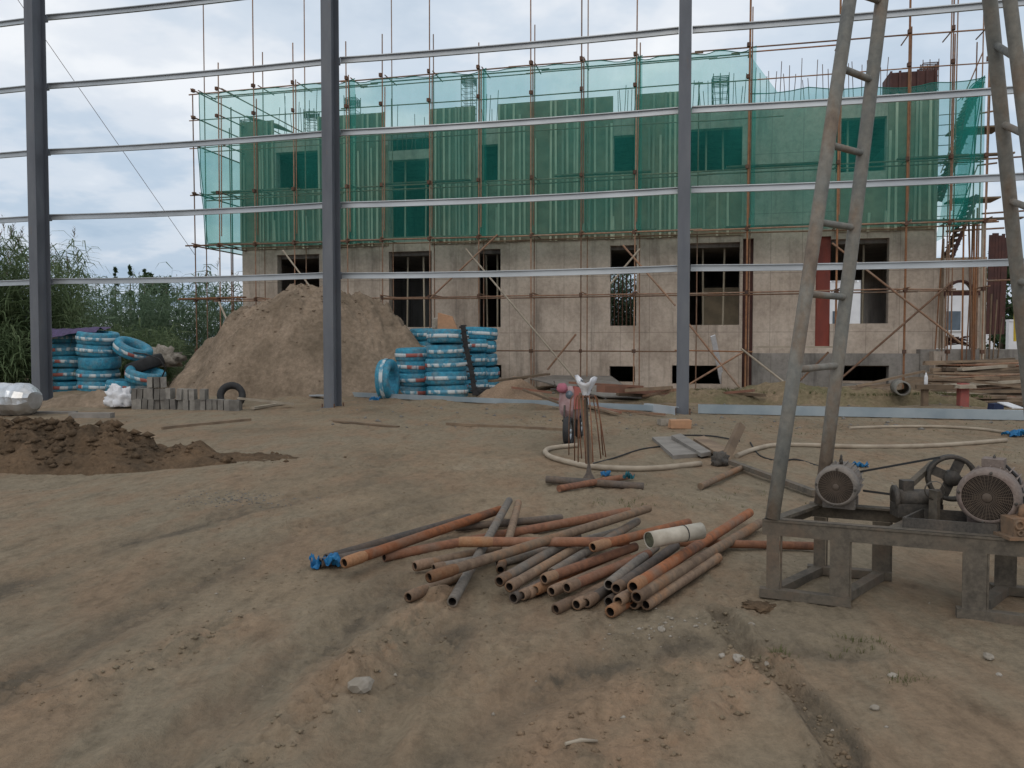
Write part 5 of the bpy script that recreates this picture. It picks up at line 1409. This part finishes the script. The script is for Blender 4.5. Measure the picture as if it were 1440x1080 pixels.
m = MB(); m.tube([hb + side_ * -.2, hb + side_ * -.24 + Vector((0, 0, .13))], .008, 6); m.build('mirror_stem', M['rig_dark'], sk)
mc_ = hb + side_ * -.12 + Vector((0, -.05, .03)); mp_ = MB(); mp_.lathe([(.0, -.07), (.05, -.065), (.078, -.02), (.07, .04), (.045, .065), (0, .07)], 14, mc_)
for q in range(len(mp_.v)): mp_.v[q] = tuple(c__ + rnd.uniform(-.008, .008) for c__ in mp_.v[q])
mp_.build('mirror_cover', M['pink'], sk)
m = MB(); c_ = hb + side_ * .12 + Vector((0, 0, -.1)); m.box(c_, (.15, .14, .30), jit=.025); m.build('basket_bag', M['red_paint'], sk)

# ================================================================ BOARDS, STAKE AND HOSES
def slab4(name, pts, th, mat, label, cat='board', zs=(0, 0, 0, 0)):
    ps = [gpn(x, y, z) for (x, y), z in zip(pts, zs)]
    m = MB(); m.hexa(ps + [p + Vector((0, 0, th)) for p in ps]); return tag(m.build(name, M[mat], None), label, cat)
slab4('board', [(917, 619), (947, 646), (982, 643), (945, 618)], .05, 'wood_grey', 'grey board lying left of the stake, the lowest of three')
slab4('board', [(944, 617), (986, 643), (1000, 640), (957, 614)], .05, 'wood_grey', 'narrow grey board overlapping the lowest one', 'board', (.05, .03, .03, .05))
slab4('board', [(975, 621), (1008, 642), (1022, 636), (990, 617)], .05, 'wood', 'brown board reaching under the stake', 'board', (.02, .05, .05, .02))
a, b_ = gpn(1018, 650, .02), dp(1042, 598, gp(1018, 650).y + .35)
tag(bar('stake', a, b_, .10, .07, M['wood'], None, up=(0, 1, .2)), 'muddy wooden stake leaning over the boards', 'stake')
tag(pole('steel_pipe', gpn(985, 684, .035), gpn(1045, 657, .05), .033, M['pipe_tan'], None, 12), 'short clay smeared pipe lying in front of the stake', 'pipe')
tag(bar('angle_bar', gpn(1028, 650, .06), gpn(1146, 693, .05), .07, .05, M['rig']), 'long muddy steel bar lying from the stake to the machine bench', 'bar')
blob('mud_clamp', gpn(1012, 648, .06), (.10, .09, .10), M['rig_dark'], 'dark mud caked clamp at the foot of the stake', 'clamp', 4, .5)
def hose(pts, r, label, mat='hose'):
    P = [gpn(x, y, r * .9) for x, y in pts]; Q = []
    for i in range(len(P) - 1):
        p0 = P[max(0, i - 1)]; p1 = P[i]; p2 = P[i + 1]; p3 = P[min(len(P) - 1, i + 2)]
        for k in range(6):
            t = k / 6; Q.append(.5 * ((2 * p1) + (p2 - p0) * t + (2 * p0 - 5 * p1 + 4 * p2 - p3) * t * t + (-p0 + 3 * p1 - 3 * p2 + p3) * t ** 3))
    Q.append(P[-1]); m = MB(); m.tube(Q, r, 9); return tag(m.build('hose', M[mat], None), label, 'hose')
hose([(812, 626), (790, 628), (772, 631), (767, 636), (776, 643), (800, 650), (830, 656), (880, 659), (930, 658), (985, 652)], .034, 'beige hose curling round the rebar stand to the boards')
hose([(1036, 641), (1060, 632), (1090, 626), (1140, 626), (1200, 628), (1270, 628), (1340, 625), (1415, 619)], .032, 'beige hose running right from the stake to the blue wrapped end')
hose([(1195, 602), (1250, 600), (1320, 600), (1385, 604), (1432, 612)], .026, 'thinner pale hose lying behind the long one at the right')
hose([(1055, 622), (1068, 640), (1095, 648), (1120, 646), (1150, 655), (1175, 662)], .010, 'thin black cable snaking from the hose to the small motor', 'black')
hose([(960, 612), (1000, 613), (1040, 620)], .012, 'thin dark cable lying above the boards', 'black')
hose([(820, 655), (860, 645), (900, 632), (935, 627)], .010, 'thin dark cable from the rebar stand to the boards', 'black')
p = gpn(955, 603); m = MB(); m.box(p + Vector((.03, .05, .08)), (.36, .2, .16), jit=.015); tag(m.build('foam_block', M['orange_block'], None), 'orange block under the foot of the third column', 'block')
p = gpn(940, 599); m = MB(); m.box(p + Vector((0, .1, .06)), (.3, .2, .12), jit=.02); tag(m.build('grey_block', M['stone'], None), 'pale block left of the orange block at the third column', 'block')

# ================================================================ DRILLING MACHINE BENCH
ZB = .455
FL, BL = Vector((1.47, 4.43, 0)), Vector((1.93, 4.90, 0))
e1 = Vector((1.115, -.455, 0)).normalized(); dpt = BL - FL; e2 = dpt.normalized(); DL = dpt.length
bn = empty('machine_bench', FL); tag(bn, 'grimy steel machine bench carrying motors at the right edge', 'bench')
def bp(a, t, z): return FL + e1 * a + dpt * t + Vector((0, 0, z))
LEN = 2.35
m = MB(); m.beam(bp(-.04, 0, ZB - .045), bp(LEN, 0, ZB - .045), .012, .09); m.beam(bp(-.04, .04, ZB - .006), bp(LEN, .04, ZB - .006), .075, .012); m.beam(bp(-.04, .04, ZB - .085), bp(LEN, .04, ZB - .085), .06, .010); m.build('front_rail', M['rig'], bn)
m = MB(); m.beam(bp(-.04, 1, ZB - .045), bp(LEN, 1, ZB - .045), .012, .09); m.beam(bp(-.04, .96, ZB - .004), bp(LEN, .96, ZB - .004), .075, .012); m.build('rear_rail', M['rig'], bn)
for a in (0.0, .62, 1.0, 1.38, 1.85, LEN - .03):
    m = MB(); m.beam(bp(a, .03, ZB - .012), bp(a, .97, ZB - .012), .06, .02); m.beam(bp(a - .03, .03, ZB - .05), bp(a - .03, .97, ZB - .05), .010, .07); m.build('cross_member', M['rig'], bn)
LEGS = [(0.02, 0, .07), (.37, 0, .10), (.02, .97, .07), (.37, .97, .10), (1.02, 0, .11), (1.02, .97, .10), (1.9, 0, .11), (1.9, .97, .1)]
for a, t, w in LEGS:
    m = MB(); c = bp(a, t, 0); g_ = gz(c.x, c.y)
    m.beam((c.x, c.y, g_ - .04), (c.x, c.y, ZB - .09), .012, w, up=tuple(e1))
    m.beam(Vector((c.x, c.y, g_ - .04)) + e1 * (w / 2 - .006) + e2 * .035, Vector((c.x, c.y, ZB - .09)) + e1 * (w / 2 - .006) + e2 * .035, w * .6, .010, up=tuple(e1))
    m.build('leg', M['rig'], bn)
for a0_, a1_, t0, t1 in ((-.05, .43, 0, 0), (-.05, .43, .97, .97), (.02, .02, .03, .95), (.37, .37, .03, .95), (.94, 2.3, 0, 0), (1.02, 1.02, .03, .95), (.95, 2.3, .97, .97)):
    m = MB(); p0, p1 = bp(a0_, t0, .03), bp(a1_, t1, .03); p0.z += gz(p0.x, p0.y); p1.z += gz(p1.x, p1.y); m.beam(p0, p1, .06, .05); m.build('sled_rail', M['rig'], bn)
# sump tray set in the bench
m = MB()
ta, tb_ = .66, 1.10
for t0, t1, aa, ab in ((.12, .12, ta, tb_), (.62, .62, ta, tb_), (.12, .62, ta, ta), (.12, .62, tb_, tb_)):
    m.beam(bp(aa, t0, ZB + .015), bp(ab, t1, ZB + .015), .012, .075)
m.beam(bp((ta + tb_) / 2, .13, ZB - .02), bp((ta + tb_) / 2, .61, ZB - .02), tb_ - ta - .03, .01); m.build('tray', M['rig_dark'], bn)

def motor(face_px, face_py, Yf, r, L, ax, mat, label, box_up=True):
    c = dp(face_px, face_py, Yf); ax = Vector(ax).normalized(); e = empty('electric_motor', (c.x, c.y, ZB)); tag(e, label, 'motor')
    m = MB(); m.lathe([(r * .80, -.004), (r * .86, -.006), (r * .96, .01), (r, .03), (r * 1.0, L * .30), (r * .97, L * .31)], 32, c, ax); m.build('fan_cover', mat, e)
    m = MB(); m.lathe([(0, L * .30), (r * .88, L * .30), (r * .88, L), (r * .6, L * 1.04), (0, L * 1.04)], 28, c, ax); bd = m.build('body', mat, e)
    e_1 = ax.orthogonal().normalized(); e_2 = ax.cross(e_1)
    m = MB()
    for k in range(20):
        t = 2 * math.pi * k / 20; d = e_1 * math.cos(t) + e_2 * math.sin(t)
        m.beam(c + d * r * .92 + ax * L * .34, c + d * r * .92 + ax * L * .93, .006, r * .16, up=tuple(d))
    m.build('cooling_fin', mat, bd)['kind'] = 'stuff'
    # grille: plate with rings and bars
    m = MB(); m.lathe([(0, .006), (r * .82, .006)], 30, c, ax); g_ = m.build('grille_back', M['bore'], e)
    m = MB()
    for q in range(13):
        rr_ = r * (.2 + .05 * q); m.lathe([(rr_ - .0015, 0), (rr_, -.003), (rr_ + .0015, 0)], 30, c, ax)
    for k in range(36):
        t = 2 * math.pi * k / 36; d = e_1 * math.cos(t) + e_2 * math.sin(t); m.beam(c + d * r * .18, c + d * r * .82, .0028, .003, up=tuple(ax))
    m.lathe([(0, -.006), (r * .15, -.006), (r * .17, .0)], 16, c, ax)
    m.build('grille', M['grille'], e)
    m = MB()
    for k in (.42, .85):
        p = c + ax * L * k; sd = ax.cross(Vector((0, 0, 1))).normalized()
        m.box((p.x, p.y, (ZB + c.z - r * .8) / 2 + .0), (r * 1.5, .035, max(.03, c.z - r * .75 - ZB + .002)), sd, ax)
    m.build('foot', mat, e)
    if box_up:
        p = c + ax * L * .6 + Vector((0, 0, r * 1.02)); m = MB(); m.box(p, (r * .8, r * .7, r * .4), ax, ax.cross(Vector((0, 0, 1))).normalized()); m.build('terminal_box', mat, e)
    for k in range(4):
        t = math.pi / 4 + k * math.pi / 2; d = e_1 * math.cos(t) + e_2 * math.sin(t); m = MB(); m.lathe([(0, -.012), (.008, -.012), (.008, .006)], 6, c + d * r * .885, ax); m.build('bolt', M['rig_dark'], e)
    m = MB(); p = c + ax * L * .62; sd = Vector((ax.y, -ax.x, 0)); m.tube([p + Vector((0, 0, r * .9)), p + Vector((0, 0, r * 1.13))], .012, 8); m.lathe([(.012, -.006), (.022, 0), (.012, .006), (.012, -.006)], 14, p + Vector((0, 0, r * 1.22)), sd); m.build('lifting_eye', M['rig_dark'], e)
    m = MB(); m.lathe([(0, L * 1.03), (r * .16, L * 1.03), (r * .16, L * 1.3), (0, L * 1.3)], 12, c, ax); m.build('shaft', M['rig_dark'], e)
    return c
cm1 = motor(1175, 685, 4.62, .122, .36, (.50, .86, 0), M['motor'], 'smaller grey dusty electric motor at the left end of the bench', False)
cm2 = motor(1388, 700, 4.12, .150, .40, (.62, .78, 0), M['motor_red'], 'larger reddish electric motor at the right end of the bench')
# winch: shaft block, upright plate and slotted pulley wheel with belt
wc = dp(1338, 672, 4.62); wx = Vector((-.28, -1, 0)).normalized()
wn_ = empty('winch', (wc.x, wc.y, ZB)); tag(wn_, 'oily winch with a slotted pulley wheel between the two motors', 'winch')
w1 = Vector((0, 0, 1)); w2 = wx.cross(w1).normalized(); PRW = .142
m = MB(); m.lathe([(PRW * .80, -.02), (PRW * .97, -.025), (PRW * .93, 0), (PRW * .97, .025), (PRW * .80, .02), (PRW * .80, -.02)], 40, wc, wx); pu = m.build('pulley_rim', M['rig_dark'], wn_)
m = MB()
for k in range(4):
    t = k * math.pi / 2 + .4; d = w2 * math.cos(t) + w1 * math.sin(t); m.beam(wc, wc + d * PRW * .84, .055, .016, up=tuple(wx))
m.lathe([(0, -.035), (.045, -.035), (.045, .035), (0, .035)], 18, wc, wx); m.build('pulley_spoke', M['rig_dark'], pu)
drum0 = dp(1256, 700, 4.55); drum1 = dp(1322, 700, 4.50)
m = MB(); m.tube([drum0, drum1], .05, 18); m.lathe([(0, 0), (.075, 0), (.075, .02), (0, .02)], 20, drum0, (drum1 - drum0)); m.build('drum', M['rig_dark'], wn_)
m = MB(); pm = (drum0 + drum1) / 2; m.box((pm.x, pm.y, (ZB + pm.z - .03) / 2), (.26, .10, pm.z - .03 - ZB)); m.box((pm.x - .05, pm.y + .02, pm.z + .07), (.06, .06, .06)); m.build('housing', M['rig_dark'], wn_)
up0 = dp(1314, 716, 4.40); m = MB(); m.beam((up0.x, up0.y, ZB), (up0.x, up0.y, ZB + .17), .06, .022, up=(1, .3, 0)); m.lathe([(.05, -.012), (.055, .0), (.05, .012)], 18, Vector((up0.x, up0.y, ZB + .17)), wx); m.build('bracket', M['rig'], wn_)
m = MB(); m.beam(dp(1268, 692, 4.55), dp(1312, 652, 4.75), .035, .03); m.build('lever', M['rig'], wn_)
ax1_ = Vector((.50, .86, 0)).normalized(); s1 = cm1 + ax1_ * .42
tp = wc + w1 * PRW * .95 - w2 * .02
m = MB(); m.beam(dp(1322, 643, 4.62), dp(1206, 664, 4.90), .012, .022, up=(0, -1, .2)); m.beam(dp(1320, 704, 4.62), dp(1214, 690, 4.90), .012, .022, up=(0, -1, .2))
tag(m.build('drive_belt', M['black'], None), 'black drive belt from the small motor to the pulley wheel', 'belt')
# pump casting and cables at the right end
cp_ = dp(1436, 742, 3.98)
m = MB(); m.box((cp_.x, cp_.y + .03, ZB + .055), (.10, .10, .11), jit=.006); m.box((cp_.x, cp_.y + .03, ZB + .008), (.17, .15, .016))
for sx, sz_, rr_ in ((-.025, .075, .026), (.03, .05, .020), (-.02, .035, .016)):
    m.lathe([(rr_ * .6, .03), (rr_ * .6, -.012), (rr_, -.012), (rr_, .02)], 14, (cp_.x + sx, cp_.y - .02, ZB + sz_), (0, 1, 0))
m.tube([(cp_.x + .02, cp_.y + .03, ZB + .10), (cp_.x + .03, cp_.y + .04, ZB + .15), (cp_.x + .09, cp_.y + .05, ZB + .17)], .018, 10)
tag(m.build('pump_casting', M['pipe_tan'], None), 'rusty tan pump casting in front of the larger motor', 'pump')
m = MB(); P = [dp(1396, 650, 4.35), dp(1415, 655, 4.3), dp(1432, 672, 4.25), dp(1440, 700, 4.2), dp(1436, 722, 4.15)]; m.tube(P, .008, 6); tag(m.build('cable', M['black'], None), 'black cable looping over the larger motor', 'cable')
blob('mud', gpn(1068, 854, 0), (.10, .08, .02), M['dark_soil'], 'dark mud at the foot of the bench', 'mud', 2, .6)

# ================================================================ DERRICK
dk_ = empty('derrick', FL + Vector((0, 0, ZB))); tag(dk_, 'tall A-shaped drilling derrick of ladder legs standing on the bench', 'derrick')
def ext(p, q, z): return p + (q - p) * ((z - p.z) / (q.z - p.z))
ZA = 6.3
Lf0, Lf1 = Vector((1.485, 4.43, ZB)), dp(1195, 0, 4.78)
Lb0, Lb1 = Vector((1.935, 4.87, ZB)), dp(1240, 0, 4.98)
Rb0, Rb1 = dp(1428, 360, 5.02), dp(1392, 0, 4.82)
Rf0, Rf1 = dp(1441, 170, 4.62), dp(1420, 0, 4.58)
for p, q, r in ((Lf0, Lf1, .040), (Lb0, Lb1, .040), (ext(Rb0, Rb1, -.06), Rb1, .041), (ext(Rf0, Rf1, -.06), Rf1, .038)):
    t = ext(p, q, ZA); m = MB(); n_ = 8
    m.tube([p + (t - p) * (k / n_) for k in range(n_ + 1)], r, 14); m.build('leg', M['derrick'], dk_)
def at_y(p, q, py):
    lo, hi = 0.0, 1.2
    for _ in range(30):
        mid = (lo + hi) / 2
        if proj(p + (q - p) * mid)[1] > py: lo = mid
        else: hi = mid
    return p + (q - p) * lo
for ya, yb in ((-12, 2), (95, 113), (203, 216), (312, 320), (413, 418), (520, 514)):
    pole('rung', at_y(Lf0, Lf1, ya), at_y(Lb0, Lb1, yb), .021, M['derrick'], dk_, 10)
R0b, R0f = ext(Rb0, Rb1, ZB), ext(Rf0, Rf1, ZB)
for ya, yb in ((62, 82), (174, 190), (282, 296), (395, 405)):
    pole('rung', at_y(R0b, Rb1, ya), at_y(R0f, Rf1, yb), .021, M['derrick'], dk_, 10)
for z in (4.3, 5.0, 5.7):
    pole('rung', ext(Lf0, Lf1, z), ext(Lb0, Lb1, z), .021, M['derrick'], dk_, 10); pole('rung', ext(R0b, Rb1, z), ext(R0f, Rf1, z), .021, M['derrick'], dk_, 10)
ca = (ext(Lf0, Lf1, ZA) + ext(Lb0, Lb1, ZA)) / 2; cb = (ext(R0b, Rb1, ZA) + ext(R0f, Rf1, ZA)) / 2
m = MB(); m.beam(ca + (ca - cb) * .2, cb + (cb - ca) * .2, .45, .10); m.build('crown_beam', M['derrick'], dk_)

# ================================================================ STONES, CLODS, GRASS
def rock_mesh(seed, mat):
    import bmesh
    bm = bmesh.new(); bmesh.ops.create_icosphere(bm, subdivisions=2, radius=1)
    for v in bm.verts:
        v.co *= 1 + .35 * mnoise.noise(v.co * 1.3 + Vector((seed, 0, 0))) + .12 * mnoise.noise(v.co * 3.1 + Vector((0, seed, 0)))
        v.co.z *= .7
    me = bpy.data.meshes.new('stone_mesh'); bm.to_mesh(me); bm.free(); me.materials.append(mat); return me
RK = [rock_mesh(k * 7.1, M['stone']) for k in range(3)]
for px, py, sz, lab in ((507, 963, .048, 'pale rounded stone lying alone in the foreground'), (1039, 926, .034, 'flat pale stone beside the groove'), (1016, 922, .022, 'small stone left of the flat pale stone'), (1078, 933, .018, 'small pale stone right of the flat stone by the groove'),
                        (1057, 878, .02, 'pale pebble in front of the bench foot'), (930, 885, .025, 'white pebble in front of the pipe pile'), (1175, 1028, .018, 'grey pebble in the groove at the bottom right'), (1405, 949, .018, 'pale pebble near the right edge'), (1390, 923, .028, 'flat buff stone near the right edge'),
                        (1230, 995, .022, 'buff stone right of the groove'), (1255, 950, .025, 'low buff stone below the bench')):
    p = gpn(px, py, sz * .3); sz *= 1.0 if sz > .04 else .72
    o = inst('stone', RK[rnd.randrange(3)], Matrix.Translation(p) @ Matrix.Rotation(rnd.uniform(0, 6), 4, 'Z') @ Matrix.Diagonal((sz * 1.25, sz, sz, 1)))
    tag(o, lab, 'stone', 'loose stones on the yard')
m = MB(); a, b_ = gpn(795, 1046, .008), gpn(840, 1042, .008); m.tube([a, (a + b_) / 2 + Vector((0, .008, .004)), b_], [.006, .008, .005], 7); tag(m.build('twig', M['wood_pale'], None), 'pale twig lying at the bottom of the yard', 'twig')

def scatter(name, n, fn, mat, label, cat, zfn=None):
    """loose lumps as one body: small squashed octahedra"""
    base = np.array([(1, 0, 0), (0, 1, 0), (-1, 0, 0), (0, -1, 0), (0, 0, 1), (0, 0, -1), (.7, .7, .3), (-.7, -.6, .35)], float)[:6]
    fc = np.array([(0, 1, 4), (1, 2, 4), (2, 3, 4), (3, 0, 4), (1, 0, 5), (2, 1, 5), (3, 2, 5), (0, 3, 5)])
    P = np.array([fn() for _ in range(n)])
    z = ground_h(P[:, 0], P[:, 1]) if zfn is None else zfn(P[:, 0], P[:, 1])
    V = base[None] * (1 + .45 * rs.uniform(-1, 1, (n, 6, 1)))
    a = rs.uniform(0, 6.28, n); ca_, sa_ = np.cos(a)[:, None], np.sin(a)[:, None]
    Xv = V[..., 0] * ca_ - V[..., 1] * sa_; Yv = V[..., 0] * sa_ + V[..., 1] * ca_
    S = P[:, 2][:, None]
    co = np.stack([P[:, 0][:, None] + Xv * S, P[:, 1][:, None] + Yv * S * .85, z[:, None] + V[..., 2] * S * .6 + S * .15], -1).reshape(-1, 3)
    F_ = (fc[None] + 6 * np.arange(n)[:, None, None]).reshape(-1)
    me = bpy.data.meshes.new(name); me.vertices.add(len(co)); me.vertices.foreach_set('co', co.ravel())
    me.loops.add(len(F_)); me.loops.foreach_set('vertex_index', F_); nf = len(F_) // 3
    me.polygons.add(nf); me.polygons.foreach_set('loop_start', np.arange(0, nf * 3, 3)); me.polygons.foreach_set('loop_total', np.full(nf, 3))
    me.materials.append(mat); me.update(calc_edges=True)
    o = bpy.data.objects.new(name, me); C.objects.link(o); return tag(o, label, cat, kind='stuff')
def near_pt():
    y = 2.3 * math.exp(rs.rand() * math.log(16 / 2.3)); x = rs.uniform(-.75, .75) * y
    c = float(fbm(np.array([x * .8 + 3]), np.array([y * .8]), 2)[0])
    if c < 0.02: return near_pt()
    return (x, y, min(.03, (.0022 + .0045 * rs.rand() ** 4) * (1 + y * .13)))
scatter('gravel', 3600, near_pt, M['ground'], 'fine clay crumbs strewn over the yard', 'gravel')
def ridge_pt():
    pts, wd, _d = (RIDGES + RUTS[2:3] * 2)[rs.randint(len(RIDGES) + 2)]
    k = rs.randint(len(pts) - 1); t = rs.rand(); p = np.array(pts[k]) * (1 - t) + np.array(pts[k + 1]) * t + rs.normal(size=2) * wd * .8
    return (p[0], p[1], .003 + .017 * rs.rand() ** 5)
scatter('clods', 1100, ridge_pt, M['ground'], 'loose clods along the wheel ruts', 'clods')
def grid_z(Xg, Yg, Zg):
    def f(x, y):
        r = []
        for a, b_ in zip(x, y):
            k = np.argmin((Xg - a) ** 2 + (Yg - b_) ** 2); r.append(Zg.flat[k])
        return np.array(r)
    return f
scatter('clods', 900, lambda: (-6.1 + rs.normal() * 1.25, 9.8 - abs(rs.normal()) * .5 + .1, .015 + .07 * rs.rand() ** 3), M['dark_soil'], 'wet clods covering the dark soil heap', 'clods', grid_z(*SOIL))
scatter('clods', 260, lambda: (-4.3 + abs(rs.normal()) * .7, 9.85 + rs.normal() * .2, .008 + .035 * rs.rand() ** 3), M['dark_soil'], 'wet clods in the tail of the dark soil heap', 'clods')
mcx, mcy = float(MOUND[0].mean()), float(MOUND[1].mean())
scatter('clods', 700, lambda: (mcx + rs.normal() * 1.6, mcy - abs(rs.normal()) * 1.0, .008 + .05 * rs.rand() ** 4), M['mound'], 'loose lumps on the pale earth mound', 'clods', grid_z(*MOUND))
def pale_pt():
    c = gp(330 + rs.normal() * 40, 702 + rs.normal() * 5); return (c.x, c.y, .004 + .010 * rs.rand() ** 2)
scatter('gravel', 420, pale_pt, M['brick'], 'spilled patch of pale gravel left of the pipe pile', 'gravel')
def chip_pt():
    c = gp(rs.uniform(40, 1400), rs.uniform(640, 1040)) if rs.rand() < .5 else gp(930 + rs.normal() * 40, 880 + rs.normal() * 8)
    return (c.x, c.y, .004 + .010 * rs.rand() ** 2)
scatter('chips', 110, chip_pt, M['stone'], 'pale mortar chips lying about the yard', 'chips')
def deb_pt():
    c = gp(rs.uniform(440, 1430), rs.uniform(548, 604)); return (c.x, c.y, .01 + .05 * rs.rand() ** 4)
scatter('rubble', 700, deb_pt, M['brick'], 'small rubble strewn along the foot of the frame', 'rubble')
def grass(n, fn, label, hmin, hmax):
    q = []
    for _ in range(n):
        x, y = fn(); z = gz(x, y) if True else 0
        for k in range(rs.randint(3, 7)):
            h = rs.uniform(hmin, hmax); a = rs.uniform(0, 6.28); d = np.array([math.cos(a), math.sin(a), 0]); s_ = np.array([-d[1], d[0], 0]) * h * .045
            p0 = np.array([x, y, z - .01]) + d * .01; p1 = p0 + d * h * .25 + np.array([0, 0, h * .6]); p2 = p0 + d * h * .75 + np.array([0, 0, h * .8])
            q.append([p0 - s_, p0 + s_, p1 + s_ * .8, p1 - s_ * .8]); q.append([p1 - s_ * .8, p1 + s_ * .8, p2 + s_ * .1, p2 - s_ * .1])
    return tag(ribbons_mesh('grass', np.array(q), M['grass'], (0, 0, 0)), label, 'grass', kind='stuff')
def g_near():
    c = [(840, 706, 18, 4), (900, 712, 12, 3), (1100, 930, 14, 5), (1210, 915, 22, 5), (1195, 905, 16, 3), (975, 700, 30, 8), (1050, 700, 40, 10), (1270, 962, 20, 4), (1420, 640, 20, 5), (880, 705, 14, 2)]
    a = c[rs.randint(len(c))]; p = gp(a[0] + rs.normal() * a[2], a[1] + rs.normal() * a[3]); return p.x, p.y
grass(170, g_near, 'sparse weeds sprouting in the yard', .015, .05)
def g_mid():
    p = gp(rs.uniform(700, 1440), rs.uniform(588, 612)); return p.x, p.y
grass(420, g_mid, 'thin grass along the foot of the frame', .02, .05)
pbank = gp(1170, 572)
BANKS = [(pbank.x + .1, pbank.y + .9, 3.6, .6)]
def g_bank():
    a = BANKS[0]; u, v = rs.uniform(-1, 1), rs.uniform(-1, 1); s_ = u * a[2]
    return a[0] + math.cos(A13) * s_ + math.sin(A13) * v * a[3], a[1] - math.sin(A13) * s_ + math.cos(A13) * v * a[3]
_gz0 = gz
gz = lambda x, y: _gz0(x, y) + .24
grass(900, g_bank, 'grass growing on the low bank behind the channel', .03, .10)
gz = _gz0
